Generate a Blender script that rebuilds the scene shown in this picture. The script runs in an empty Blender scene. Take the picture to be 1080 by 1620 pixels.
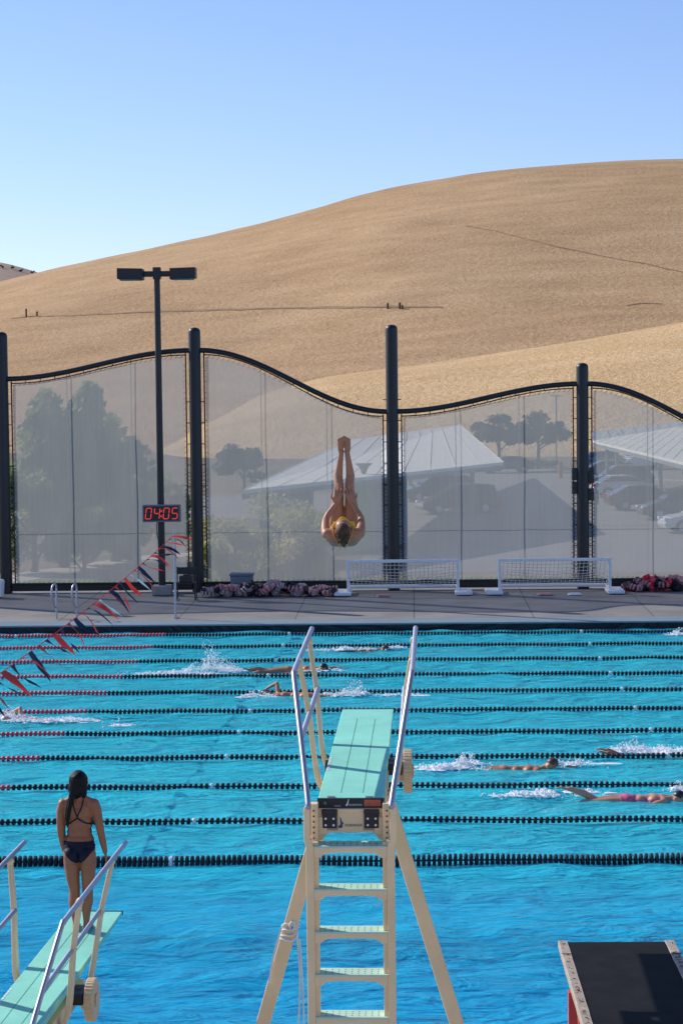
import bpy, bmesh, math, random
import numpy as np
from mathutils import Vector, Matrix, noise
from mathutils.bvhtree import BVHTree
random.seed(7); rng = np.random.default_rng(7)
S = bpy.context.scene
COL = S.collection
R = math.radians

# ------------------------------------------------------------------ camera
F = 3250.0; CAMZ = 6.1
PITCH = math.atan(190/F); YAW = R(2.0); ROLL = -0.0116
cam = bpy.data.objects.new('camera', bpy.data.cameras.new('camera')); COL.objects.link(cam)
MROT = Matrix.Rotation(YAW, 3, 'Z') @ Matrix.Rotation(math.pi/2-PITCH, 3, 'X') @ Matrix.Rotation(ROLL, 3, 'Z')
cam.matrix_world = Matrix.Translation((0, 0, CAMZ)) @ MROT.to_4x4()
cam.data.sensor_fit = 'VERTICAL'; cam.data.sensor_height = 36; cam.data.lens = F/1620*36
cam.data.clip_start = 0.5; cam.data.clip_end = 6000
S.camera = cam
def ray(px, py): return MROT @ Vector(((px-540)/F, -(py-810)/F, -1))
def at_z(px, py, z):
    d = ray(px, py); t = (z-CAMZ)/d.z; return Vector((d.x*t, d.y*t, z))
def at_y(px, py, Y):
    d = ray(px, py); t = Y/d.y; return Vector((d.x*t, Y, CAMZ+d.z*t))

# ------------------------------------------------------------------ materials
def mat(name, col, rough=.6, metal=0., var=.12, scale=6., bump=0., bscale=None, spec=.5, stretch=None, coat=0.):
    m = bpy.data.materials.new(name); m.use_nodes = True
    nt = m.node_tree; N = nt.nodes; L = nt.links
    b = N['Principled BSDF']
    b.inputs['Roughness'].default_value = rough; b.inputs['Metallic'].default_value = metal
    b.inputs['Specular IOR Level'].default_value = spec; b.inputs['Coat Weight'].default_value = coat
    tc = N.new('ShaderNodeTexCoord'); mp = N.new('ShaderNodeMapping'); L.new(tc.outputs['Object'], mp.inputs[0])
    if stretch: mp.inputs['Scale'].default_value = stretch
    nz = N.new('ShaderNodeTexNoise'); nz.inputs['Scale'].default_value = scale; nz.inputs['Detail'].default_value = 6
    nz.inputs['Roughness'].default_value = .62
    L.new(mp.outputs[0], nz.inputs['Vector'])
    rp = N.new('ShaderNodeValToRGB'); L.new(nz.outputs['Fac'], rp.inputs[0])
    rp.color_ramp.elements[0].position = .3; rp.color_ramp.elements[1].position = .7
    rp.color_ramp.elements[0].color = [c*(1-var) for c in col[:3]]+[1]
    rp.color_ramp.elements[1].color = [min(1, c*(1+var)) for c in col[:3]]+[1]
    L.new(rp.outputs[0], b.inputs['Base Color'])
    if bump:
        n2 = N.new('ShaderNodeTexNoise'); n2.inputs['Scale'].default_value = bscale or scale*6; n2.inputs['Detail'].default_value = 4
        L.new(mp.outputs[0], n2.inputs['Vector'])
        bp = N.new('ShaderNodeBump'); bp.inputs['Strength'].default_value = bump; bp.inputs['Distance'].default_value = .02
        L.new(n2.outputs['Fac'], bp.inputs['Height']); L.new(bp.outputs[0], b.inputs['Normal'])
    return m
def nodes(m): return m.node_tree.nodes, m.node_tree.links

M = {}
M['cream'] = mat('cream paint', (.90, .65, .36), .45, var=.10, scale=2.2, bump=.05, bscale=60)
M['cream_dk'] = mat('cream plastic', (.74, .53, .29), .5, var=.1, scale=8)
M['mint'] = mat('mint grit board', (.26, .72, .57), .75, var=.12, scale=1.6, bump=.35, bscale=220)
M['mint_tread'] = mat('mint tread', (.50, .72, .58), .7, var=.08, scale=5, bump=.3, bscale=160)
M['steel'] = mat('brushed steel', (.44, .45, .53), .5, 1., var=.08, scale=14, bump=.06, bscale=80)
M['bolt'] = mat('bolt steel', (.75, .73, .68), .35, .8, var=.05)
M['black'] = mat('black plastic', (.018, .018, .02), .5, var=.2)
M['rubber'] = mat('black mat', (.012, .013, .014), .8, var=.35, scale=3.5, bump=.25, bscale=120, spec=.12)
M['pale_rail'] = mat('worn pale rail', (.40, .33, .26), .8, var=.22, scale=14, bump=.3, bscale=60)
M['rust'] = mat('rust', (.16, .06, .03), .9, var=.3, scale=30)
M['red_steel'] = mat('red painted steel', (.60, .07, .06), .55, var=.15, scale=6)
M['post'] = mat('black powder coated post', (.008, .009, .013), .45, var=.2, scale=4)
M['lamp_metal'] = mat('dark bronze lamp metal', (.010, .011, .016), .45, var=.2)
M['white'] = mat('white paint', (.78, .79, .80), .45, var=.07, scale=10)
M['net'] = mat('net cord', (.75, .74, .70), .8, var=.1)
M['coping'] = mat('coping tile', (.20, .27, .31), .5, var=.1, scale=2)
M['gutter'] = mat('gutter tile with painted shade', (.006, .012, .022), .4, var=.3, scale=5)  # shade on the wall face is put into this near-black colour
M['basin'] = mat('pool plaster', (.04, .84, .95), .7, var=.08, scale=.35)
M['basin_deep'] = mat('deep pool plaster', (.02, .60, .90), .7, var=.10, scale=.35)
M['seam'] = mat('board seam', (.08, .30, .24), .8)
M['lane_tile'] = mat('lane tile', (.004, .05, .16), .5, var=.15)
M['f_black'] = mat('float black', (.006, .009, .020), .6, var=.2)
M['f_red'] = mat('float red', (.78, .03, .07), .4, var=.1)
M['f_white'] = mat('float white', (.8, .8, .82), .4, var=.05)
M['f_pink'] = mat('float faded pink', (.50, .24, .25), .55, var=.2, scale=9)
M['f_grey'] = mat('float faded grey', (.42, .36, .36), .55, var=.2, scale=9)
M['cable'] = mat('rope cable', (.03, .04, .06), .7)
M['skin'] = mat('tan skin', (.43, .185, .098), .5, var=.09, scale=11, bump=.06, bscale=90)
M['skin_dk'] = mat('deep tan skin', (.35, .125, .058), .5, var=.09, scale=11, bump=.06, bscale=90)
M['skin_lt'] = mat('fair skin', (.55, .27, .17), .5, var=.09, scale=11)
M['hair'] = mat('wet dark hair', (.005, .004, .004), .5, var=.3, scale=40, stretch=(1, 1, .12), bump=.7, bscale=60, spec=.22)
M['hair_br'] = mat('wet brown hair', (.075, .038, .018), .5, var=.85, scale=26, stretch=(1, .2, 1), bump=.7, bscale=60, spec=.25)
M['navy_suit'] = mat('navy swimsuit', (.006, .008, .026), .6, var=.25, scale=18, spec=.25)
M['yellow_suit'] = mat('yellow swimsuit', (.80, .52, .04), .55, var=.08, scale=20)
M['orange_strap'] = mat('orange strap', (.85, .30, .03), .55, var=.05)
M['pink_suit'] = mat('pink swimsuit', (.58, .12, .20), .5, var=.2, scale=20)
M['cap'] = mat('dark swim cap', (.012, .012, .02), .4)
M['cap_br'] = mat('brown swim cap', (.10, .035, .02), .45)
M['glass'] = mat('dark car glass', (.02, .025, .03), .12, spec=.7, var=.1)
M['tyre'] = mat('tyre rubber', (.015, .015, .015), .8)
M['rim'] = mat('alloy', (.5, .5, .52), .35, .8)
M['taillight'] = mat('tail light', (.55, .03, .03), .3)
M['headlight'] = mat('head light', (.85, .87, .9), .15)
for nme, c in dict(silver=(.62, .64, .68), maroon=(.10, .03, .035), forest=(.035, .045, .045), white=(.75, .76, .77), charcoal=(.05, .055, .065), blue=(.16, .22, .34), beige=(.45, .4, .33)).items():
    M['car_'+nme] = mat('car paint '+nme, c, .3, var=.03, coat=.6)
M['metal_roof'] = mat('standing seam roof', (.82, .79, .70), .85, var=.06, scale=1, spec=.1)
M['solar'] = mat('carport deck', (.80, .77, .66), .85, var=.06, scale=1, spec=.1)
M['wall_grey'] = mat('grey wall', (.23, .25, .26), .8, var=.1, scale=1)
M['green_panel'] = mat('lime panel', (.20, .38, .09), .7, var=.1)
M['concrete'] = mat('footing concrete', (.30, .29, .27), .85, var=.15, scale=6, bump=.2)
M['near_deck'] = mat('near deck concrete', (.42, .40, .37), .85, var=.1, scale=1)
M['asphalt'] = mat('asphalt', (.22, .21, .19), .9, var=.12, scale=.6, bump=.2, bscale=12)
M['gravel'] = mat('pale path', (.46, .41, .35), .9, var=.1, scale=1)
M['paint_line'] = mat('road paint', (.7, .7, .68), .7)
M['bark'] = mat('bark', (.09, .06, .045), .9, var=.3, scale=8, bump=.4)
M['bin'] = mat('blue grey bin', (.13, .17, .22), .55, var=.12)
M['sign_face'] = mat('sign face', (.7, .7, .68), .6)
M['trail'] = mat('worn trail', (.33, .205, .11), .95, var=.25, scale=.4)
M['logo_blue'] = mat('logo blue', (.02, .06, .14), .6)
M['logo_white'] = mat('logo white', (.8, .8, .8), .6)
M['label_orange'] = mat('warning label', (.55, .13, .05), .6, var=.2, scale=30)
M['stitch'] = mat('lacing cord', (.09, .14, .24), .7)
def leafmat(name, a, b):
    m = mat(name, a, .6, var=.05, scale=.9); N, L = nodes(m)
    rp = [n for n in N if n.type == 'VALTORGB'][0]
    rp.color_ramp.elements[0].color = (*a, 1); rp.color_ramp.elements[1].color = (*b, 1)
    bs = N['Principled BSDF']; tr = N.new('ShaderNodeBsdfTranslucent'); mx = N.new('ShaderNodeMixShader'); mx.inputs[0].default_value = .5
    L.new(rp.outputs[0], tr.inputs[0]); L.new(bs.outputs[0], mx.inputs[1]); L.new(tr.outputs[0], mx.inputs[2])
    L.new(mx.outputs[0], N['Material Output'].inputs[0]); return m
M['leaf_olive'] = leafmat('olive leaf', (.12, .17, .05), (.46, .50, .18))
M['leaf_dark'] = leafmat('dark leaf', (.025, .04, .025), (.06, .08, .04))
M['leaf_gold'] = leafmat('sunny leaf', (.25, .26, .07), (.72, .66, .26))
M['leaf_hedge'] = leafmat('hedge leaf', (.05, .085, .03), (.10, .14, .05))

def cloth(name, c):
    return leafmat(name, tuple(x*.9 for x in c), c)
M['flag_red'] = cloth('pennant red', (.86, .045, .035)); M['flag_navy'] = cloth('pennant navy', (.012, .02, .055)); M['flag_white'] = cloth('pennant white', (.88, .86, .82))
def emis(name, col, s):
    m = bpy.data.materials.new(name); m.use_nodes = True; b = m.node_tree.nodes['Principled BSDF']
    b.inputs['Base Color'].default_value = (*col, 1); b.inputs['Emission Color'].default_value = (*col, 1); b.inputs['Emission Strength'].default_value = s
    return m
M['led'] = emis('lit red digit', (.9, .05, .035), .75)

# dry grass
def grassmat(name, c0, c1, c2):
    m = bpy.data.materials.new(name); m.use_nodes = True; N, L = nodes(m); b = N['Principled BSDF']; b.inputs['Roughness'].default_value = .95
    b.inputs['Specular IOR Level'].default_value = .1
    tc = N.new('ShaderNodeTexCoord')
    def nz(sc, det, st=(1, 1, 1), r=.6):
        mp = N.new('ShaderNodeMapping'); mp.inputs['Scale'].default_value = st; L.new(tc.outputs['Object'], mp.inputs[0])
        n = N.new('ShaderNodeTexNoise'); n.inputs['Scale'].default_value = sc; n.inputs['Detail'].default_value = det; n.inputs['Roughness'].default_value = r
        L.new(mp.outputs[0], n.inputs['Vector']); return n
    big = nz(.012, 4); mid = nz(.16, 5, (.35, .6, 2.2)); fine = nz(1.7, 4, (.55, .35, 1.6), .75)
    rp = N.new('ShaderNodeValToRGB'); e = rp.color_ramp.elements; e[0].position = .33; e[1].position = .67; e[0].color = (*c0, 1); e[1].color = (*c2, 1)
    x = e.new(.5); x.color = (*c1, 1)
    a = N.new('ShaderNodeMath'); a.operation = 'MULTIPLY_ADD'; a.inputs[1].default_value = .46; L.new(fine.outputs[0], a.inputs[0])
    a2 = N.new('ShaderNodeMath'); a2.operation = 'MULTIPLY_ADD'; a2.inputs[1].default_value = .32; a2.inputs[2].default_value = 0; L.new(mid.outputs[0], a2.inputs[0])
    a3 = N.new('ShaderNodeMath'); a3.operation = 'MULTIPLY_ADD'; a3.inputs[1].default_value = .28; L.new(big.outputs[0], a3.inputs[0]); L.new(a2.outputs[0], a3.inputs[2])
    L.new(a3.outputs[0], a.inputs[2]); L.new(a.outputs[0], rp.inputs[0]); L.new(rp.outputs[0], b.inputs['Base Color'])
    bp = N.new('ShaderNodeBump'); bp.inputs['Strength'].default_value = .8; bp.inputs['Distance'].default_value = .6
    L.new(fine.outputs[0], bp.inputs['Height']); L.new(bp.outputs[0], b.inputs['Normal'])
    return m
M['grass_hill'] = grassmat('dry hill grass', (.35, .215, .11), (.51, .325, .168), (.66, .45, .245))
M['grass_spur'] = grassmat('golden spur grass', (.46, .295, .14), (.62, .415, .205), (.75, .54, .30))
M['grass_far'] = grassmat('far hill grass', (.42, .29, .20), (.52, .37, .26), (.60, .44, .31))
M['ground'] = grassmat('dry ground', (.12, .10, .07), (.20, .165, .11), (.30, .25, .16))
M['lawn'] = grassmat('lawn grass', (.10, .15, .03), (.16, .22, .05), (.24, .28, .08))

# concrete deck with joints
def deckmat():
    m = mat('pool deck concrete', (.245, .23, .212), .8, var=.2, scale=.8, bump=.25, bscale=30); N, L = nodes(m); b = N['Principled BSDF']
    tc = [n for n in N if n.type == 'TEX_COORD'][0]; br = N.new('ShaderNodeTexBrick'); br.offset = 0
    br.inputs['Scale'].default_value = 1; br.inputs['Brick Width'].default_value = 3.1; br.inputs['Row Height'].default_value = 3.2
    br.inputs['Mortar Size'].default_value = .014; br.inputs['Color1'].default_value = (1, 1, 1, 1); br.inputs['Color2'].default_value = (.9, .9, .9, 1); br.inputs['Mortar'].default_value = (.3, .3, .3, 1)
    L.new(tc.outputs['Object'], br.inputs['Vector'])
    mx = N.new('ShaderNodeMix'); mx.data_type = 'RGBA'; mx.blend_type = 'MULTIPLY'; mx.inputs[0].default_value = 1
    rp = [n for n in N if n.type == 'VALTORGB'][0]
    L.new(rp.outputs[0], mx.inputs[6]); L.new(br.outputs[0], mx.inputs[7]); L.new(mx.outputs[2], b.inputs['Base Color']); return m
M['deck'] = deckmat()

# screen fabric: woven, partly open
def meshmat():
    m = bpy.data.materials.new('woven windscreen mesh'); m.use_nodes = True; N, L = nodes(m); N.remove(N['Principled BSDF'])
    tc = N.new('ShaderNodeTexCoord')
    mp = N.new('ShaderNodeMapping'); mp.inputs['Scale'].default_value = (9, 9, .35); L.new(tc.outputs['Object'], mp.inputs[0])
    n = N.new('ShaderNodeTexNoise'); n.inputs['Scale'].default_value = 2.2; n.inputs['Detail'].default_value = 5; L.new(mp.outputs[0], n.inputs['Vector'])
    n2 = N.new('ShaderNodeTexNoise'); n2.inputs['Scale'].default_value = .5; n2.inputs['Detail'].default_value = 3; L.new(tc.outputs['Object'], n2.inputs['Vector'])
    mr = N.new('ShaderNodeMapRange'); mr.inputs[1].default_value = .35; mr.inputs[2].default_value = .65; mr.inputs[3].default_value = .575; mr.inputs[4].default_value = .615
    L.new(n.outputs[0], mr.inputs[0])
    ad = N.new('ShaderNodeMath'); ad.operation = 'MULTIPLY_ADD'; ad.inputs[1].default_value = .10; L.new(n2.outputs[0], ad.inputs[0]); L.new(mr.outputs[0], ad.inputs[2])
    d = N.new('ShaderNodeBsdfDiffuse'); d.inputs[0].default_value = (.34, .37, .40, 1)
    t = N.new('ShaderNodeBsdfTranslucent'); t.inputs[0].default_value = (.445, .455, .455, 1)
    mx = N.new('ShaderNodeMixShader'); mx.inputs[0].default_value = .6; L.new(d.outputs[0], mx.inputs[1]); L.new(t.outputs[0], mx.inputs[2])
    tr = N.new('ShaderNodeBsdfTransparent'); m2 = N.new('ShaderNodeMixShader')
    L.new(ad.outputs[0], m2.inputs[0]); L.new(tr.outputs[0], m2.inputs[1]); L.new(mx.outputs[0], m2.inputs[2]); L.new(m2.outputs[0], N['Material Output'].inputs[0])
    return m
M['mesh'] = meshmat()

# pool water
def watermat():
    m = bpy.data.materials.new('pool water'); m.use_nodes = True; N, L = nodes(m); N.remove(N['Principled BSDF'])
    tc = N.new('ShaderNodeTexCoord')
    def nz(sc, det, st, dist=0.):
        mp = N.new('ShaderNodeMapping'); mp.inputs['Scale'].default_value = st; L.new(tc.outputs['Object'], mp.inputs[0])
        n = N.new('ShaderNodeTexNoise'); n.inputs['Scale'].default_value = sc; n.inputs['Detail'].default_value = det; n.inputs['Distortion'].default_value = dist
        L.new(mp.outputs[0], n.inputs['Vector']); return n
    w1 = nz(2.0, 3, (.8, 1, 1), .6); w2 = nz(7.5, 2, (.8, 1, 1), .3)
    a = N.new('ShaderNodeMath'); a.operation = 'MULTIPLY_ADD'; a.inputs[1].default_value = .22; L.new(w2.outputs[0], a.inputs[0]); L.new(w1.outputs[0], a.inputs[2])
    bp = N.new('ShaderNodeBump'); bp.inputs['Strength'].default_value = 1.; bp.inputs['Distance'].default_value = .12; sx = N.new('ShaderNodeSeparateXYZ'); L.new(tc.outputs['Object'], sx.inputs[0])
    ch = N.new('ShaderNodeMapRange'); ch.inputs[1].default_value = 25; ch.inputs[2].default_value = 28.5; ch.inputs[3].default_value = .62; ch.inputs[4].default_value = 1.15; L.new(sx.outputs['Y'], ch.inputs[0])
    am = N.new('ShaderNodeMath'); am.operation = 'MULTIPLY'; L.new(a.outputs[0], am.inputs[0]); L.new(ch.outputs[0], am.inputs[1]); L.new(am.outputs[0], bp.inputs['Height'])
    fr = N.new('ShaderNodeFresnel'); fr.inputs['IOR'].default_value = 1.33; L.new(bp.outputs[0], fr.inputs['Normal'])
    gl = N.new('ShaderNodeBsdfGlossy'); gl.inputs['Roughness'].default_value = .04; L.new(bp.outputs[0], gl.inputs['Normal'])
    rf = N.new('ShaderNodeBsdfRefraction'); rf.inputs['IOR'].default_value = 1.33; rf.inputs['Color'].default_value = (.72, .95, 1, 1); rf.inputs['Roughness'].default_value = .02; L.new(bp.outputs[0], rf.inputs['Normal'])
    tp = N.new('ShaderNodeBsdfTransparent'); tp.inputs[0].default_value = (.75, .96, 1, 1)
    df = N.new('ShaderNodeBsdfDiffuse'); 
    d1 = nz(1.7, 4, (.6, 1.25, 1), .9); d2 = nz(6.5, 3, (.5, 1.1, 1), .5); d3 = nz(.22, 2, (.5, 1.6, 1))
    da = N.new('ShaderNodeMath'); da.operation = 'MULTIPLY_ADD'; da.inputs[1].default_value = .30; L.new(d2.outputs[0], da.inputs[0]); L.new(d1.outputs[0], da.inputs[2])
    db = N.new('ShaderNodeMath'); db.operation = 'MULTIPLY'; L.new(da.outputs[0], db.inputs[0]); L.new(d3.outputs[0], db.inputs[1])
    b2 = N.new('ShaderNodeBump'); b2.inputs['Strength'].default_value = 1.; b2.inputs['Distance'].default_value = .52; L.new(db.outputs[0], b2.inputs['Height']); L.new(b2.outputs[0], df.inputs['Normal'])
    dc = N.new('ShaderNodeMix'); dc.data_type = 'RGBA'; dc.inputs[6].default_value = (.022, .58, .93, 1); dc.inputs[7].default_value = (.06, .77, .90, 1)
    dm = N.new('ShaderNodeMapRange'); dm.inputs[1].default_value = 22; dm.inputs[2].default_value = 29; L.new(sx.outputs['Y'], dm.inputs[0]); L.new(dm.outputs[0], dc.inputs[0]); L.new(dc.outputs[2], df.inputs[0])
    m1 = N.new('ShaderNodeMixShader'); m1.inputs[0].default_value = .66; L.new(tp.outputs[0], m1.inputs[1]); L.new(rf.outputs[0], m1.inputs[2])
    m2 = N.new('ShaderNodeMixShader'); m2.inputs[0].default_value = .44; L.new(m1.outputs[0], m2.inputs[1]); L.new(df.outputs[0], m2.inputs[2])
    m3 = N.new('ShaderNodeMixShader'); fm = N.new('ShaderNodeMath'); fm.operation = 'MULTIPLY'; fm.inputs[1].default_value = .42; L.new(fr.outputs[0], fm.inputs[0]); L.new(fm.outputs[0], m3.inputs[0]); L.new(m2.outputs[0], m3.inputs[1]); L.new(gl.outputs[0], m3.inputs[2])
    L.new(m3.outputs[0], N['Material Output'].inputs[0]); return m
M['water'] = watermat()
def foammat():
    m = mat('white water', (.95, .96, .96), .35, var=.04, scale=10); return m
M['foam'] = foammat()

# ------------------------------------------------------------------ mesh builder
class MB:
    def __init__(s): s.v = []; s.f = []; s.mi = []; s.cur = 0
    def add(s, vs, fs):
        o = len(s.v); s.v += [tuple(v) for v in vs]; s.f += [tuple(i+o for i in f) for f in fs]; s.mi += [s.cur]*len(fs); return s
    def box(s, c, d, rot=None):
        c = Vector(c); vs = []
        for x in (-.5, .5):
            for y in (-.5, .5):
                for z in (-.5, .5):
                    p = Vector((x*d[0], y*d[1], z*d[2])); vs.append(c+(rot @ p if rot else p))
        return s.add(vs, [(0, 1, 3, 2), (4, 6, 7, 5), (0, 4, 5, 1), (2, 3, 7, 6), (0, 2, 6, 4), (1, 5, 7, 3)])
    def bar(s, p0, p1, w, h, up=(0, 0, 1)):
        p0 = Vector(p0); p1 = Vector(p1); d = (p1-p0); l = d.length; d.normalize()
        side = d.cross(Vector(up))
        if side.length < 1e-4: side = Vector((1, 0, 0))
        side.normalize(); u = side.cross(d)
        rot = Matrix((side, d, u)).transposed(); return s.box((p0+p1)/2, (w, l, h), rot)
    def tube(s, pts, r, n=8, caps=True, rx=None):
        pts = [Vector(p) for p in pts]; rs = r if isinstance(r, (list, tuple)) else [r]*len(pts)
        vs = []; prev = None
        for i, p in enumerate(pts):
            t = (pts[min(i+1, len(pts)-1)]-pts[max(i-1, 0)]).normalized()
            if prev is None:
                a = Vector((0, 0, 1)) if abs(t.z) < .9 else Vector((1, 0, 0)); u = (a-t*a.dot(t)).normalized()
            else: u = (prev-t*prev.dot(t)).normalized()
            prev = u; w = t.cross(u)
            for k in range(n):
                a = 2*math.pi*k/n; vs.append(p+u*math.cos(a)*rs[i]+w*math.sin(a)*rs[i]*(rx or 1))
        fs = []
        for i in range(len(pts)-1):
            for k in range(n):
                fs.append((i*n+k, i*n+(k+1) % n, (i+1)*n+(k+1) % n, (i+1)*n+k))
        if caps: fs += [tuple(range(n))[::-1], tuple((len(pts)-1)*n+k for k in range(n))]
        return s.add(vs, fs)
    def ball(s, c, r, nu=8, nv=6, sc=(1, 1, 1), rot=None):
        c = Vector(c); vs = []
        for j in range(1, nv):
            th = math.pi*j/nv
            for i in range(nu):
                ph = 2*math.pi*i/nu; p = Vector((r*sc[0]*math.sin(th)*math.cos(ph), r*sc[1]*math.sin(th)*math.sin(ph), r*sc[2]*math.cos(th)))
                vs.append(c+(rot @ p if rot else p))
        t = Vector((0, 0, r*sc[2])); t = rot @ t if rot else t
        vs += [c+t, c-t]; a, b = len(vs)-2, len(vs)-1; fs = []
        for j in range(nv-2):
            for i in range(nu): fs.append((j*nu+i, (j+1)*nu+i, (j+1)*nu+(i+1) % nu, j*nu+(i+1) % nu))
        for i in range(nu):
            fs.append((a, i, (i+1) % nu)); fs.append((b, (nv-2)*nu+(i+1) % nu, (nv-2)*nu+i))
        return s.add(vs, fs)
    def prism(s, poly, axis, t0, t1):   # poly 2D extruded along axis 'x','y','z'
        def P(a, b, t): return {'x': (t, a, b), 'y': (a, t, b), 'z': (a, b, t)}[axis]
        n = len(poly); vs = [P(a, b, t0) for a, b in poly]+[P(a, b, t1) for a, b in poly]
        return s.add(vs, [tuple(range(n))[::-1], tuple(range(n, 2*n))]+[(i, (i+1) % n, n+(i+1) % n, n+i) for i in range(n)])
    def quad(s, a, b, c, d): return s.add([a, b, c, d], [(0, 1, 2, 3)])
    def mesh(s, name, mats, smooth=False):
        me = bpy.data.meshes.new(name); me.from_pydata(s.v, [], s.f)
        for m in (mats if isinstance(mats, (list, tuple)) else [mats]): me.materials.append(M[m] if isinstance(m, str) else m)
        if len(me.materials) > 1: me.polygons.foreach_set('material_index', s.mi)
        bm = bmesh.new(); bm.from_mesh(me); bmesh.ops.recalc_face_normals(bm, faces=bm.faces); bm.to_mesh(me); bm.free()
        if smooth:
            me.polygons.foreach_set('use_smooth', [True]*len(me.polygons))
            try: me.set_sharp_from_angle(angle=R(40))
            except Exception: pass
        return me
    def build(s, name, mats, parent=None, smooth=False, bevel=0, loc=None):
        o = bpy.data.objects.new(name, s.mesh(name, mats, smooth)); COL.objects.link(o)
        if parent: o.parent = parent
        if loc is not None: o.location = loc
        if bevel:
            b = o.modifiers.new('bevel', 'BEVEL'); b.width = bevel; b.segments = 2; b.limit_method = 'ANGLE'; b.angle_limit = R(40)
        return o
def link(name, me, parent=None, loc=None):
    o = bpy.data.objects.new(name, me); COL.objects.link(o)
    if parent: o.parent = parent
    if loc is not None: o.location = loc
    return o
def tag(o, label=None, cat=None, group=None, kind=None):
    if label: o['label'] = label
    if cat: o['category'] = cat
    if group: o['group'] = group
    if kind: o['kind'] = kind
    return o
def thing(name, label, cat, loc=(0, 0, 0), rz=0, group=None):
    o = bpy.data.objects.new(name, None); COL.objects.link(o); o.location = loc; o.rotation_euler = (0, 0, rz); o.empty_display_size = .2
    return tag(o, label, cat, group)
def struct(o): o['kind'] = 'structure'; return o
def spline(pts, n=8):
    pts = [Vector(p) for p in pts]; out = []
    for i in range(len(pts)-1):
        p0 = pts[max(i-1, 0)]; p1 = pts[i]; p2 = pts[i+1]; p3 = pts[min(i+2, len(pts)-1)]
        for k in range(n):
            t = k/n; out.append(.5*((2*p1)+(p2-p0)*t+(2*p0-5*p1+4*p2-p3)*t*t+(3*p1-p0-3*p2+p3)*t**3))
    return out+[pts[-1]]
def textmesh(txt, size, name):
    c = bpy.data.curves.new(name, 'FONT'); c.body = txt; c.size = size; c.align_x = 'CENTER'; c.align_y = 'CENTER'; c.extrude = .001
    o = bpy.data.objects.new(name, c); COL.objects.link(o); dg = bpy.context.evaluated_depsgraph_get()
    me = bpy.data.meshes.new_from_object(o.evaluated_get(dg)); bpy.data.objects.remove(o); return me
def text(txt, size, name, m, parent, loc, rot):
    me = textmesh(txt, size, name); me.materials.clear(); me.materials.append(M[m]); o = link(name, me, parent, loc); o.rotation_euler = rot; return o

# ------------------------------------------------------------------ world, sun
SUN_AZ = R(31); SUN_EL = R(32)      # shadows run to +X and towards the camera
az = SUN_AZ - YAW*0
sdir = Vector((-math.cos(az)*math.cos(SUN_EL), math.sin(az)*math.cos(SUN_EL), math.sin(SUN_EL)))
w = bpy.data.worlds.new('World'); S.world = w; w.use_nodes = True
N, L = w.node_tree.nodes, w.node_tree.links
sky = N.new('ShaderNodeTexSky'); sky.sky_type = 'NISHITA'; sky.sun_disc = False; sky.sun_elevation = SUN_EL
sky.sun_rotation = math.atan2(sdir.x, sdir.y); sky.air_density = 1.0; sky.dust_density = .15; sky.ozone_density = 4.0; sky.altitude = 100
bg = N['Background']; bg.inputs['Strength'].default_value = .133
tint = N.new('ShaderNodeMix'); tint.data_type = 'RGBA'; tint.blend_type = 'MULTIPLY'; tint.inputs[0].default_value = 1; tint.inputs[7].default_value = (1.02, .98, 1.17, 1)
L.new(sky.outputs[0], tint.inputs[6]); L.new(tint.outputs[2], bg.inputs[0])
sun = bpy.data.objects.new('sun', bpy.data.lights.new('sun', 'SUN')); COL.objects.link(sun)
sun.data.energy = 4.6; sun.data.angle = R(.53); sun.data.color = (1, .93, .82)
sun.rotation_euler = (-sdir).to_track_quat('-Z', 'Y').to_euler(); sun.location = (-40, 30, 60)
S.view_settings.view_transform = 'Standard'; S.view_settings.look = 'None'; S.view_settings.exposure = 0
S.cycles.max_bounces = 8; S.cycles.transparent_max_bounces = 16; S.cycles.use_denoising = True

# ------------------------------------------------------------------ pool, deck, ground
PX0, PX1, PY0, PY1 = -17., 34., 18.35, 52.2
ZD0, ZD1, YF = .20, .27, 60.3
b = MB(); b.quad((PX0, 27, -2.05), (PX1, 27, -2.05), (PX1, PY1, -2.05), (PX0, PY1, -2.05))
b.quad((PX0, PY1, -2.05), (PX1, PY1, -2.05), (PX1, PY1, -.02), (PX0, PY1, -.02))
for x in (PX0, PX1): b.quad((x, 27, -2.05), (x, PY1, -2.05), (x, PY1, .2), (x, 27, .2))
b.cur = 1
b.quad((PX0, PY0, -3.6), (PX1, PY0, -3.6), (PX1, 24, -3.6), (PX0, 24, -3.6)); b.quad((PX0, 24, -3.6), (PX1, 24, -3.6), (PX1, 27, -2.05), (PX0, 27, -2.05))
b.quad((PX0, PY0, -3.6), (PX1, PY0, -3.6), (PX1, PY0, .2), (PX0, PY0, .2))
for x in (PX0, PX1): b.add([(x, PY0, -3.6), (x, 24, -3.6), (x, 27, -2.05), (x, 27, .2), (x, PY0, .2)], [(0, 1, 2, 3, 4)])
struct(b.build('pool_basin', ['basin', 'basin_deep']))
ropeY = [19825/(v-620) for v in (1364, 1300, 1245, 1199, 1160, 1125, 1095, 1069, 1045, 1022.5, 1003)]
ropeY = [at_z(540, v, .03).y for v in (1364, 1300, 1245, 1199, 1160, 1125, 1095, 1069, 1045, 1022.5, 1003.5)]
b = MB()
for i in range(10):
    y = (ropeY[i]+ropeY[i+1])/2; b.box((8, y, -2.04), (46, .50, .012))
b.box((8, 25.4, -2.86), (46, .7, .35))
b.box((8, 22.2, -3.58), (46, .9, .02)); b.box((8, 20.4, -3.58), (46, .7, .02))
struct(b.build('pool_lane_markings', 'lane_tile'))
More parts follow.
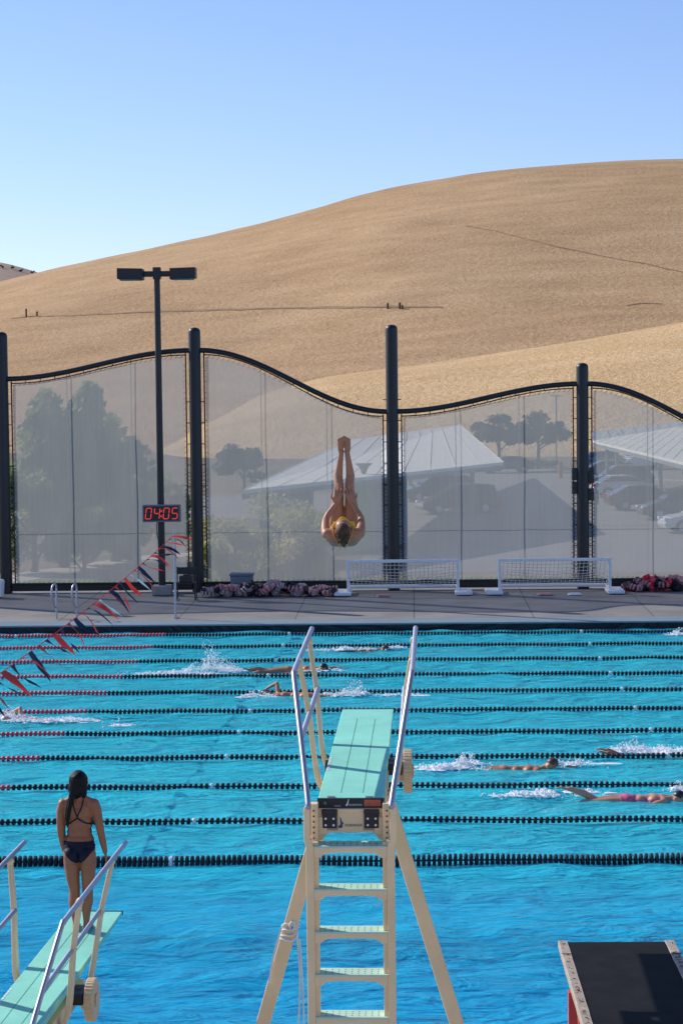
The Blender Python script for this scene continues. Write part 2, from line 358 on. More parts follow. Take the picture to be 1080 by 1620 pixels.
# far gutter wall + coping
b = MB(); b.box(((PX0+PX1)/2, PY1+.06, .06), (PX1-PX0, .12, .20)); struct(b.build('pool_gutter_wall', 'gutter'))
b = MB(); b.box(((PX0+PX1)/2, PY1+.5, .10), (PX1-PX0+1, 1.0, .20)); struct(b.build('pool_coping', 'coping', bevel=.02))
b = MB(); b.quad((-90, PY1+1.0, ZD0-.002), (90, PY1+1.0, ZD0-.002), (90, 62.0, ZD1), (-90, 62.0, ZD1)); struct(b.build('pool_deck', 'deck'))
b = MB()
b.quad((-90, -12, .2), (90, -12, .2), (90, PY0, .2), (-90, PY0, .2)); b.quad((-90, PY0, .2), (PX0, PY0, .2), (PX0, PY1+1, .2), (-90, PY1+1, .2)); b.quad((PX1, PY0, .2), (90, PY0, .2), (90, PY1+1, .2), (PX1, PY1+1, .2))
struct(b.build('pool_deck', 'near_deck'))
# water surface with real waves
def water():
    xs = np.concatenate([np.arange(PX0, 15.0, .085), np.arange(15.0, PX1+.3, .3)]); ys = np.arange(PY0, PY1+.05, .085); ys[-1] = PY1
    X, Y = np.meshgrid(xs, ys); Z = np.zeros_like(X)
    for k in range(46):
        lam = .55*(7.0**rng.random()); th = rng.random()*2*math.pi; ph = rng.random()*6.28
        amp = .0025*lam**.72; kk = 2*math.pi/lam
        Z += amp*np.sin(kk*(X*math.cos(th)+Y*math.sin(th))+ph+.6*np.sin(.35*X+.5*Y+ph))
    ny, nx = X.shape; V = np.stack([X, Y, Z], -1).reshape(-1, 3)
    idx = np.arange(ny*nx).reshape(ny, nx); Fc = np.stack([idx[:-1, :-1], idx[:-1, 1:], idx[1:, 1:], idx[1:, :-1]], -1).reshape(-1, 4)
    me = bpy.data.meshes.new('pool_water'); me.vertices.add(len(V)); me.vertices.foreach_set('co', V.ravel())
    me.loops.add(Fc.size); me.polygons.add(len(Fc)); me.loops.foreach_set('vertex_index', Fc.ravel())
    me.polygons.foreach_set('loop_start', np.arange(0, Fc.size, 4)); me.polygons.foreach_set('loop_total', np.full(len(Fc), 4)); me.update()
    me.polygons.foreach_set('use_smooth', [True]*len(Fc)); me.materials.append(M['water']); return struct(link('pool_water', me))
water()
# ground
ZG = -1.0
b = MB(); b.quad((-3000, 62.2, ZG), (3000, 62.2, ZG), (3000, 4000, ZG), (-3000, 4000, ZG)); struct(b.build('ground', 'ground'))
b = MB(); b.box((0, 62.28, -.4), (180, .55, 1.3)); struct(b.build('retaining_wall', 'concrete')); 
def gsheet(name, m, pts, dz):
    b = MB(); b.add([(p.x, p.y, ZG+dz) for p in pts], [tuple(range(len(pts)))]); return struct(b.build(name, m))
def g(px, py): return at_z(px, py, ZG)
gsheet('parking_lot', 'asphalt', [g(560, 905), g(1500, 905), g(1500, 745), g(760, 742), g(640, 765)], .004)
gsheet('lawn', 'lawn', [Vector((-60, 62.7, 0)), Vector((60, 62.7, 0)), Vector((60, 76, 0)), Vector((-60, 80, 0))], .006)
gsheet('path', 'gravel', [g(-200, 912), g(20, 908), g(110, 896), g(205, 881), g(330, 872), g(330, 878), g(210, 888), g(115, 906), g(20, 924), g(-200, 925)], .010)
gsheet('road', 'asphalt', [g(-300, 835), g(600, 815), g(600, 780), g(-300, 800)], .004)
for py in (758, 775, 795, 819):
    gsheet('parking_stripe', 'paint_line', [g(1035, py), g(1200, py+8), g(1200, py+8.8), g(1035, py+.8)], .008)

# ------------------------------------------------------------------ hills
def interp(px, tab):
    t = np.array(tab, float); x = np.asarray(px, float)
    # smooth cubic through table
    ys = np.interp(x, t[:, 0], t[:, 1]); 
    k = [np.interp(x+d, t[:, 0], t[:, 1]) for d in (-40, -20, 0, 20, 40)]
    return sum(k)/5
def hill(name, m, tab, pxr, d0, d1, nz=120, nx=220, power=.95, bumpy=1.0, over=.25, k0=None, seed=0):
    pxs = np.linspace(pxr[0], pxr[1], nx); ts = np.linspace(0, 1+over, nz)
    yv = interp(pxs, tab)+(5 if name == 'hill' and d1 == 640 else 0); V = []; info = []
    for j, t in enumerate(ts):
        d = d0+(d1-d0)*t
        gg = math.sin(min(t, 1)*math.pi/2)**power if t <= 1 else math.cos((t-1)*1.3)
        for i, px in enumerate(pxs):
            hy = 620-.0116*(px-540); K = (hy-yv[i])/F; K0 = (ZG-.5-CAMZ)/d0
            dr = ray(px, hy); dr.z = 0; dr.normalize()
            z = CAMZ+d*(K*gg+K0*(1-gg)) if t <= 1 else CAMZ+d1*K*gg+(d-d1)*0
            p = Vector((dr.x*d, dr.y*d, z))
            amp = bumpy*min(1, t*3)*(1-.75*min(1, max(0, (t-.8)/.2)))
            p.z += amp*(noise.noise(Vector((p.x*.012+seed, p.y*.012, 0)))*2.2+noise.noise(Vector((p.x*.05, p.y*.05, seed)))*.55+.16*math.sin(z*1.6+3*noise.noise(Vector((p.x*.01, p.y*.01, 5)))))
            V.append(tuple(p))
    Fc = [(j*nx+i, j*nx+i+1, (j+1)*nx+i+1, (j+1)*nx+i) for j in range(nz-1) for i in range(nx-1)]
    me = bpy.data.meshes.new(name); me.from_pydata(V, [], Fc); me.materials.append(M[m]); me.polygons.foreach_set('use_smooth', [True]*len(Fc))
    o = struct(link(name, me)); bv = BVHTree.FromPolygons(V, Fc); return o, bv
ridge = [(-900, 640), (-500, 560), (-200, 490), (0, 447), (60, 430), (130, 414), (200, 399), (300, 377), (400, 355), (500, 329), (600, 300), (700, 281), (800, 267), (870, 261), (960, 256.5), (1080, 255.5), (1200, 258), (1500, 285), (2000, 360)]
H1, bv1 = hill('hill', 'grass_hill', ridge, (-900, 2000), 250, 640, seed=3)
spur = [(200, 720), (330, 652), (420, 622), (485, 602), (560, 590), (640, 581), (760, 563), (880, 545), (1000, 524), (1080, 511), (1250, 480), (1600, 430), (2000, 400)]
H2, bv2 = hill('hill', 'grass_spur', spur, (150, 2000), 215, 330, nz=90, bumpy=.5, seed=9)
H3, bv3 = hill('hill', 'grass_far', [(-900, 520), (-400, 400), (-200, 398), (0, 417), (60, 431), (160, 470), (300, 520)], (-900, 300), 900, 1500, nz=60, nx=120, seed=5)
def on_hill(px, py, bv):
    d = ray(px, py).normalized(); h = bv.ray_cast(Vector((0, 0, CAMZ)), d); return h[0]
# cattle trails: narrow worn ribbons lying on the slope
def trail(pts, wdt):
    b = MB(); prev = None; P = spline([(x, y, 0) for x, y in pts], 14); L_ = []
    for p in P:
        h = on_hill(p.x, p.y+noise.noise(Vector((p.x*.03, 0, 0)))*1.2, bv1)
        if h: L_.append(h)
    for i in range(len(L_)-1):
        a, c = L_[i], L_[i+1]; ww = wdt*(.35+.6*abs(noise.noise(a*.05)))
        up = Vector((0, 0, .08)); dn = Vector((0, ww, 0))
        q = [a+up-dn, c+up-dn, c+up+dn, a+up+dn]
        for v in q:
            h = bv1.ray_cast(Vector((v.x, v.y, 400)), Vector((0, 0, -1)))[0]
            if h: v.z = h.z+.10
        b.quad(*q)
    return struct(b.build('hill_path', 'trail'))
trail([(18, 504), (60, 501), (150, 498), (250, 493), (330, 491), (450, 488), (560, 486.5), (650, 486), (700, 486.5)], 1.3)
trail([(735, 357), (800, 370), (870, 388), (950, 405), (1030, 420), (1110, 438)], .9)
trail([(990, 483), (1012, 481), (1045, 480.5)], .8)
b0 = 0
for k, (px, py, h) in enumerate([(42, 502, 1.9), (59, 500.5, 1.1), (613, 488.5, 1.1), (632, 488.5, 1.2), (636, 489, .8)]):
    p = on_hill(px, py, bv1); b = MB(); b.tube([(0, 0, -.3), (0, 0, h)], .2, 6)
    o = b.build('hill_fence_post', 'bark', loc=p)
    tag(o, ['taller of the two lone posts on the hill path at far left', 'shorter lone post beside the tall one on the hill path at far left', 'left of the three small posts on the middle of the hill path', 'middle one of the three small posts on the hill path', 'short right one of the three small posts on the hill path'][k], 'post', 'old posts standing on the hill path')

# ------------------------------------------------------------------ windscreen fence
def fence():
    px = [-297, 11, 314, 623, 922, 1230, 1538]; topy = [540, 525, 518, 513.5, 574, 640, 640]; raily = [575, 598.5, 553, 650, 606, 706, 640]
    xs = [at_y(a, 940, YF).x for a in px]; zt = [at_y(a, t, YF).z for a, t in zip(px, topy)]; zr = [at_y(a, t, YF).z for a, t in zip(px, raily)]
    root = thing('windscreen_fence', 'tall fence of black posts and wavy rail holding grey mesh screens behind the pool', 'fence', (xs[0], YF, ZD1))
    O = Vector((xs[0], YF, ZD1))
    def lc(x, y, z): return Vector((x-O.x, y-O.y, z-O.z))
    for i, x in enumerate(xs):
        b = MB(); r = .178; h = zt[i]-ZD1
        pr = [(0, r), (h-r*.75, r), (h-r*.4, r*.93), (h-r*.12, r*.66), (h, r*.2)]
        b.tube([(x-O.x, 0, a) for a, _ in pr], [q for _, q in pr], 20); p_ = b.build('post', 'post', root, smooth=True)
        if i == 4:
            for sx, z in ((-1, 3.35), (-1, 2.95), (1, 3.25), (1, 2.75)):
                b = MB(); b.box((x-O.x+sx*.24, 0, z), (.16, .1, .36)); b.build('hinge', 'black', p_, bevel=.01)
    for i in range(len(xs)-1):
        x0, x1 = xs[i], xs[i+1]; n = 26
        def rz(u):
            s = .5-.5*math.cos(math.pi*u); s = .35*u+.65*s if False else s
            return zr[i]+(zr[i+1]-zr[i])*s
        us = [k/n for k in range(n+1)]
        b = MB(); b.tube([lc(x0+.1+(x1-x0-.2)*u, YF, rz(u)-.02) for u in us], .075, 10); b.build('top_rail', 'post', root, smooth=True)
        # thin inner frame
        b = MB(); e = .27
        b.tube([lc(x0+e+(x1-x0-2*e)*u, YF, rz(u)-.155) for u in us], .018, 6)
        for xx, s in ((x0+e, 0), (x1-e, 1)): b.tube([lc(xx, YF, .5), lc(xx, YF, rz(s)-.1)], .022, 6)
        for k in range(1, 12):
            u = k/12; b.tube([lc(x0+e+(x1-x0-2*e)*u, YF, rz(u)-.05), lc(x0+e+(x1-x0-2*e)*u, YF, rz(u)-.16)], .012, 4)
        for k in range(9):
            for xx, s in ((x0, 1), (x1, -1)): b.tube([lc(xx+s*.15, YF, .9+k*.62), lc(xx+s*e, YF, .9+k*.62)], .013, 4)
        for s, xx in ((1, x0), (-1, x1)):   # chain link gap below
            for k in range(60):
                z = .5+k*.055
                if k % 2: b.bar(lc(xx+s*.17, YF, z), lc(xx+s*.36, YF, z+.12), .008, .008)
                else: b.bar(lc(xx+s*.17, YF, z+.12), lc(xx+s*.36, YF, z), .008, .008)
        b.build('inner_frame', 'post', root)
        m = .315; nn = 40; b = MB(); vs = []; fs = []; nzv = 14
        for k in range(nn+1):
            u = k/nn; X = x0+m+(x1-x0-2*m)*u; ub = (X-x0)/(x1-x0); top = rz(ub)-.20
            for j in range(nzv+1):
                z = .56+(top-.56)*j/nzv; wob = .02*noise.noise(Vector((X*1.3, z*.5, i)))
                vs.append(lc(X, YF-.03+wob, z))
        for k in range(nn):
            for j in range(nzv):
                a = k*(nzv+1)+j; fs.append((a, a+nzv+1, a+nzv+2, a+1))
        b.add(vs, fs); b.build('mesh_screen', 'mesh', root, smooth=True)
        b = MB()       # lacing cord round the screen
        nlt = 34
        for k in range(nlt):
            u = (k+.5)/nlt; X = x0+m+(x1-x0-2*m)*u; ub = (X-x0)/(x1-x0); z = rz(ub)-.19
            b.bar(lc(X-.04, YF-.055, z-.05), lc(X+.04, YF-.055, z+.03), .012, .012)
            b.bar(lc(X-.04, YF-.055, .54), lc(X+.04, YF-.055, .62), .012, .012)
        for X, s, d in ((x0+m, 0, -1), (x1-m, 1, 1)):
            z = .7
            while z < rz(s)-.4:
                b.bar(lc(X-.03*d, YF-.055, z-.03), lc(X+.055*d, YF-.055, z+.02), .012, .012); z += .16
        b.build('lacing', 'stitch', root)['kind'] = 'stuff'
        for u in (1/3, 2/3):
            X = x0+(x1-x0)*u; b = MB(); b.tube([lc(X, YF+.06, .3), lc(X, YF+.06, rz(u)-.05)], .011, 6); b.build('support_rod', 'wall_grey', root)
        b = MB(); b.tube([lc(x0+.1, YF+.06, 2.1), lc(x1-.1, YF+.06, 2.1)], .006, 6); b.build('wire_rail', 'wall_grey', root)
        b = MB(); b.box(lc((x0+x1)/2, YF, .42), (x1-x0-.36, .10, .21)); b.tube([lc(x0+.15, YF-.08, .53), lc(x1-.15, YF-.08, .53)], .03, 6); b.build('kick_board', 'post', root)
fence()

# ------------------------------------------------------------------ lamp pole with pace clock
def lamp_pole():
    base = at_y(257, 944, 59.4); base.z = .262
    def X(px): return at_y(px, 700, 59.4).x-base.x
    def Z(px, py): return at_y(px, py, 59.4).z-base.z
    root = thing('lamp_post', 'tall dark pole with two box lamp heads standing behind the pool', 'lamp post', base)
    ztop = Z(249, 424)
    b = MB(); b.box((0, 0, .14), (.56, .56, .28)); b.build('footing', 'concrete', root, bevel=.03)
    b = MB(); b.tube([(0, 0, .27), (0, 0, ztop)], [.105, .085], 14); b.build('pole', 'lamp_metal', root, smooth=True)
    b = MB(); b.bar((-.42, 0, ztop-.17), (.42, 0, ztop-.17), .12, .16); b.box((0, 0, ztop-.15), (.22, .22, .34)); b.build('crossbar', 'lamp_metal', root, bevel=.01)
    for s in (-1, 1):
        b = MB(); b.prism([(-.37, -.14), (.37, -.17), (.37, .15), (-.37, .17)] if s < 0 else [(-.37, -.17), (.37, -.14), (.37, .17), (-.37, .15)], 'y', -.25, .25)
        o = b.build('lamp_head', 'lamp_metal', root, bevel=.015, loc=(s*.76, 0, ztop-.17))
        b = MB(); b.box((0, 0, -.17), (.6, .4, .02)); b.build('lens', 'wall_grey', o)
    return root, base
lp, lbase = lamp_pole()
def clock():
    Y = 59.15; c = at_y(256, 812, Y); root = thing('pace_clock', 'black digital clock box with red digits reading 04:05 on the lamp pole', 'clock', c)
    W = at_y(286, 812, Y).x-at_y(226, 812, Y).x; H_ = .50
    b = MB(); b.box((0, 0, 0), (W, .16, H_)); b.build('housing', 'bin', root, bevel=.012)
    b = MB(); b.box((0, -.085, 0), (W-.1, .02, H_-.09)); b.build('screen', 'black', root)
    seg = {'0': 'abcdef', '4': 'fgbc', '5': 'afgcd'}
    dw, dh, t = .155, .31, .022
    def digit(ch, cx):
        b = MB(); P = {'a': ((-1, 1), (1, 1)), 'b': ((1, 1), (1, 0)), 'c': ((1, 0), (1, -1)), 'd': ((-1, -1), (1, -1)), 'e': ((-1, 0), (-1, -1)), 'f': ((-1, 1), (-1, 0)), 'g': ((-1, 0), (1, 0))}
        for s in seg[ch]:
            (x0, z0), (x1, z1) = P[s]; sk = .12
            A = Vector((cx+x0*dw/2+z0*sk*.15, -.099, z0*dh/2)); B = Vector((cx+x1*dw/2+z1*sk*.15, -.099, z1*dh/2))
            d = (B-A).normalized()*.012; b.bar(A+d, B-d, t, .008, up=(0, 1, 0))
        b.build('digit', 'led', root)
    for ch, cx in zip('0405', (-.37, -.125, .145, .39)): digit(ch, cx)
    b = MB(); b.box((.01, -.1, .07), (.035, .01, .04)); b.box((.0, -.1, -.08), (.035, .01, .04)); b.build('colon', 'led', root)
    b = MB(); b.tube(spline([(-.15, .05, -.25), (-.14, .06, -.7), (.02, .1, -1.3)], 6), .012, 5); b.build('cord', 'black', root)
    b = MB(); b.box((0, .12, 0), (.3, .1, .12)); b.build('bracket', 'black', root)
clock()

# ------------------------------------------------------------------ flags on a string
def flags():
    top = at_z(278, 977, .22); px_ = top
    zt = at_y(275, 846, top.y).z
    root = thing('flag_post', 'thin steel pole at the far pool edge by the 7 0 depth mark', 'pole', (top.x, top.y, .2))
    b = MB(); b.tube([(0, 0, 0), (0, 0, zt-.2+.12)], .03, 8); b.build('pole', 'steel', root, smooth=True)
    b = MB(); b.tube([(0, 0, 0), (0, 0, .04)], .09, 10); b.build('base_flange', 'steel', root)
    A = Vector((top.x, top.y, zt)); B = Vector((at_y(0, 1066, 30.5).x, 30.5, at_y(0, 1066, 30.5).z))
    dv = B-A; B2 = A+dv*1.10; B2.z += .08   # goes on past the left edge of the frame
    def P(t):
        p = A.lerp(B2, t); p.z = A.z+(B.z-A.z)*min(1, t*1.10)*(1) + 0
        s = t*1.10; p.z = A.z+(B.z-A.z)*(1.8*s-.8*s*s); return p
    O = A.copy(); root = thing('flag_string', 'string of red, navy and white pennants sagging across the left of the pool', 'flags', O)
    b = MB(); b.tube([P(k/60)-O for k in range(61)], .008, 5); b.build('line', 'flag_red', root)
    n = 34
    for k in range(n):
        t = (k+.6)/n; p = P(t)-O; tdir = (P(min(1, t+.01))-P(t)).normalized(); Lf = .24; wv = tdir*.16
        wind = Vector((.75+.5*random.random(), -.15, -.25-.9*random.random()))
        if k < 9: wind = Vector((.9+.3*random.random(), .1, .15-.5*random.random()))
        wind.normalize(); Lf = .47+.08*random.random(); tw = Vector((random.uniform(-.06, .06), random.uniform(-.04, .04), random.uniform(-.1, .1)))
        b = MB(); vs = []; fs = []; m = 6
        for j in range(m+1):
            q = j/m; wd = (1-q)*.98+.02; cv = Vector((0, 0, -.30*Lf*q*q))+tw*math.sin(q*4)*.6; sw = (q*1.6)*(1 if k % 3 else -1)*random.uniform(.5, 1)
            side = (wv*math.cos(sw*.6)+tdir.cross(wind)*.16*math.sin(sw*.6))
            c = p+wind*Lf*q+cv; vs += [c-side*wd, c+side*wd]
        for j in range(m): fs.append((2*j, 2*j+1, 2*j+3, 2*j+2))
        b.add(vs, fs)
        b.build('pennant', ['flag_red', 'flag_navy', 'flag_red', 'flag_navy', 'flag_red', 'flag_white' if 10 < k < 20 else 'flag_navy'][k % 6], root, smooth=True)
flags()

# ------------------------------------------------------------------ deck furniture
def grab_rails():
    for k, px in enumerate((90, 122)):
        p = at_z(px, 979, .2); b = MB(); y = 0
        pts = spline([(0, .0, 0), (0, .02, .55), (0, .06, .80), (0, -.05, .93), (0, -.22, .86), (-.0, -.26, .62), (0, -.12, .36), (0, .0, .30)], 8)
        pts = [Vector((q.x-.28*max(0, -q.y) , q.y, q.z)) for q in pts]
        b.tube(pts, .025, 8); o = b.build('grab_rail', 'steel', smooth=True, loc=p)
        tag(o, ['left one of the two curved steel grab rails at the far pool edge', 'right one of the two curved steel grab rails at the far pool edge'][k], 'grab rail', 'steel grab rails at the far pool edge')
grab_rails()
o = text("7'0\"", .26, 'depth_mark', 'black', None, at_z(287, 989.5, .204), (0, 0, 0)); tag(o, "black depth marking 7'0\" painted on the far pool coping", 'marking')
o.scale = (1, 1.9, 1)
def timer_chair():
    p = at_z(295, 948, .258); root = thing('chair', 'black metal frame chair with a box on it beside the lamp pole', 'chair', p)
    for x in (-.27, .27):
        for y, h in ((-.2, .47), (.2, .92)):
            b = MB(); b.tube([(x, y, 0), (x, y*.9, h)], .018, 6); b.build('leg', 'black', root)
    b = MB(); b.box((0, 0, .47), (.56, .42, .04)); b.build('seat', 'black', root, bevel=.01)
    b = MB(); b.box((0, .19, .80), (.52, .03, .2)); b.build('backrest', 'black', root, bevel=.01)
    b = MB(); b.bar((-.27, -.2, .18), (.27, -.2, .18), .03, .03); b.bar((-.27, -.2, .02), (-.27, .2, .02), .03, .03); b.bar((.27, -.2, .02), (.27, .2, .02), .03, .03); b.build('stretcher', 'black', root)
    b = MB(); b.box((0, 0, .09), (.36, .28, .18)); b.box((0, 0, .20), (.16, .04, .04)); o = b.build('equipment_box', 'black', loc=p+Vector((0, -.02, .492)), bevel=.01)
    tag(o, 'small black equipment box resting on the black chair seat', 'box')
timer_chair()
def bin_():
    p = at_z(383, 936, .265); p.y = 59.6; p.x = at_y(383, 930, 59.6).x
    root = thing('storage_bin', 'grey blue plastic bin behind the pile of lane ropes', 'bin', p)
    b = MB(); b.prism([(-.30, 0), (.30, 0), (.33, .52), (-.33, .52)], 'y', -.22, .22); b.build('body', 'bin', root, bevel=.02)
    b = MB(); b.box((0, 0, .56), (.70, .5, .07)); b.build('lid', 'bin', root, bevel=.02)
    for s in (-1, 1):
        b = MB(); b.box((s*.14, -.225, .18), (.2, .02, .24)); b.build('recess', 'black', root)
bin_()
o_ = at_z(-6, 944, .28); b = MB(); b.prism([(-.2, 0), (.2, 0), (.23, .45), (.2, .5), (-.2, .5), (-.23, .45)], 'y', -.2, .2)
tag(b.build('tub', 'white', loc=o_, bevel=.03), 'white plastic tub at the foot of the leftmost fence post', 'tub')
def goal(px0, px1, pyb, label):
    Yg = 58.75; a = at_y(px0, pyb, Yg); c = at_y(px1, pyb, Yg); W = c.x-a.x
    root = thing('water_polo_goal', label, 'goal', (a.x, a.y, .258), 0, 'white water polo goals stored on the far deck'); H_ = .98
    for x in (0, W):
        b = MB(); b.bar((x, 0, .02), (x, 0, H_+.045), .085, .085); b.build('upright', 'white', root, bevel=.01)
    b = MB(); b.bar((0.055, 0, H_), (W-.055, 0, H_), .085, .085); b.build('crossbar', 'white', root, bevel=.01)
    for x, s in ((0, -1), (W, 1)):
        b = MB(); b.box((x+s*.16, .25, .06), (.5, 1.0, .11)); b.build('pontoon', 'white', root, bevel=.04)
    b = MB(); b.tube([(0, .95, .16), (W, .95, .16)], .055, 8); b.tube([(.02, .05, .14), (.02, .95, .16)], .03, 6); b.tube([(W-.02, .05, .14), (W-.02, .95, .16)], .03, 6); b.build('rear_bar', 'white', root, smooth=True)
    b = MB(); nx = 26; nz = 9; r = .008
    def pt(u, v):
        sag = .1*math.sin(u*math.pi)*math.sin(v*math.pi)+.03*noise.noise(Vector((u*7, v*5, px0)))
        return Vector((u*W, .04+.9*(v**1.15)+.12*math.sin(math.pi*v), H_-.02-(H_-.2)*v-sag))
    for i in range(nx+1): b.tube([pt(i/nx, j/nz) for j in range(nz+1)], r, 4, caps=False)
    for j in range(nz+1): b.tube([pt(i/nx, j/nz) for i in range(nx+1)], r, 4, caps=False)
    for x in (0.02, W-.02):
        for j in range(1, 6): b.tube([(x, .02, H_*j/6), pt(x/W, 1-j/6.5)], r, 4, caps=False)
    b.build('net', 'net', root)
goal(551, 724, 942.5, 'left one of the two white framed goals with nets on the far deck')
goal(790, 964, 938.5, 'right one of the two white framed goals with nets on the far deck')
for k, (px, py, w_, m) in enumerate([(607, 939, .40, 'f_pink'), (857, 934, .48, 'f_pink'), (905, 937, .4, 'white')]):
    p = at_z(px, py, .26); b = MB(); b.tube([(0, 0, 0), (0, 0, .05)], [w_/2, w_/2.2], 14); o = b.build('kickboard', m, loc=(p.x, 58.45, .258)); o.scale = (1, .6, 1)
    tag(o, ['pink kickboard lying in front of the left goal', 'pale pink kickboard lying in front of the right goal', 'small white kickboard by the right post of the right goal'][k], 'kickboard')
def rope_pile(px0, px1, py, layers, cols, label, seed):
    rnd = random.Random(seed); a = at_z(px0, py, .27); c = at_z(px1, py-1, .27); W = c.x-a.x
    root = thing('lane_rope_pile', label, 'lane rope', (a.x, min(a.y, 59.3), .26), 0, 'piles of spare lane rope on the far deck')
    runs = {m: MB() for m in dict.fromkeys(cols)}
    for lay in range(layers):
        pts = []; n = 14
        for k in range(n):
            u = k/(n-1); env = math.sin(math.pi*min(max(u, .04), .96))**.5
            hgt = rnd.random()**1.6*.34*env if lay else .0
            pts.append((u*W+rnd.uniform(-.14, .14), rnd.uniform(-.15, .55), .09+hgt))
        sp = spline(pts, 12); acc = 0; last = sp[0]; ci = rnd.randrange(len(cols)); cnt = 0; run = rnd.randint(4, 9)
        for p, q in zip(sp, sp[1:]):
            acc += (q-p).length
            if acc > .075:
                acc = 0; d = (q-p).normalized(); runs[cols[ci]].tube([p-d*.027, p+d*.027], [.088, .088], 8)
                cnt += 1
                if cnt > run: cnt = 0; run = rnd.randint(4, 9); ci = (ci+1) % len(cols)
    nm = {'f_pink': 'pink_float_run', 'f_black': 'black_float_run', 'f_grey': 'grey_float_run', 'f_red': 'red_float_run'}
    for m, b in runs.items():
        if b.v: b.build(nm[m], m, root, smooth=True)['kind'] = 'stuff'
rope_pile(322, 528, 944, 6, ['f_pink', 'f_black', 'f_grey', 'f_pink', 'f_grey', 'f_black'], 'long pile of faded pink and black lane rope floats left of the goals', 4)
rope_pile(990, 1095, 935, 6, ['f_pink', 'f_red', 'f_black'], 'heap of red and pink lane rope floats at far right of the deck', 8)

# ------------------------------------------------------------------ lane ropes
RX = at_z(14, 1249, .03).x
def fl_mesh(m, r, l):
    b = MB(); b.tube([(-l/2, 0, 0), (-l*.3, 0, 0), (l*.3, 0, 0), (l/2, 0, 0)], [r*.82, r, r, r*.82], 10); return b.mesh('float', m, True)
WH1 = at_z(275, 1365, .03).x; WH2 = at_z(1002, 1120, .03).x
def wave_rope(x, i): return .006*math.sin(x*1.7+i*2)+.008*math.sin(x*.6+i)
def lane_rope(i, Y):
    big = i == 0; r = .080 if big else .047; l = .046 if big else .052; sp = .068 if big else .083
    nth = ['', 'second', 'third', 'fourth', 'fifth', 'sixth', 'seventh', 'eighth', 'ninth', 'tenth', 'last'][i]
    lab = 'nearest and thickest black lane rope of double floats in front of the diving area' if big else f'{nth} lane rope counted from the thick near one, black' + (' turning red at left' if i > 1 else '')
    if i == 10: lab = 'farthest lane rope lying along the far pool wall, black turning red at left'
    x0, x1 = -16.5, 33.
    root = thing('lane_rope', lab, 'lane rope', (0, Y, .048), 0, 'lane ropes across the pool')
    b = MB(); b.tube([(x, wave_rope(x, i)*2, 0) for x in np.linspace(x0, x1, 120)], .012, 5); b.build('cable', 'cable', root)
    cx = at_z(540, 1000, .03).x*0 + (Y*math.tan(-YAW)); half = 540/F*Y+.5
    xs = np.arange(x0, x1, sp)
    ms = {m: fl_mesh(m, r, l) for m in ('f_black', 'f_red', 'f_white')}
    def mt(x):
        for wx in (WH1, WH2, WH2+6.9, WH1-6.9):
            if abs(x-wx) < sp*.55: return 'f_white'
        return 'f_red' if (x < RX and i > 1) else 'f_black'
    xs = sorted(xs, key=lambda x: abs(x-cx)); runs = {m: MB() for m in ms}
    ind = 100 if i < 4 else 0
    for k, x in enumerate(xs):
        m = mt(x); y = wave_rope(x, i)*2; z = .008*math.sin(x*2.3+i); tl = random.uniform(-.05, .05)
        if k < ind:
            o = link('float', ms[m], root, (x, y, z)); o.rotation_euler = (random.random()*3, 0, tl)
        elif x < cx+half+8 or True:
            d = Vector((math.cos(tl), math.sin(tl), 0)); p = Vector((x, y, z))
            runs[m].tube([p-d*l/2, p-d*l*.3, p+d*l*.3, p+d*l/2], [r*.82, r, r, r*.82], 8)
    for m, b in runs.items():
        if b.v:
            o = b.build({'f_black': 'black_floats', 'f_red': 'red_floats', 'f_white': 'white_floats'}[m], m, root, smooth=True); o['kind'] = 'stuff'
for i, Y in enumerate(ropeY): lane_rope(i, Y)

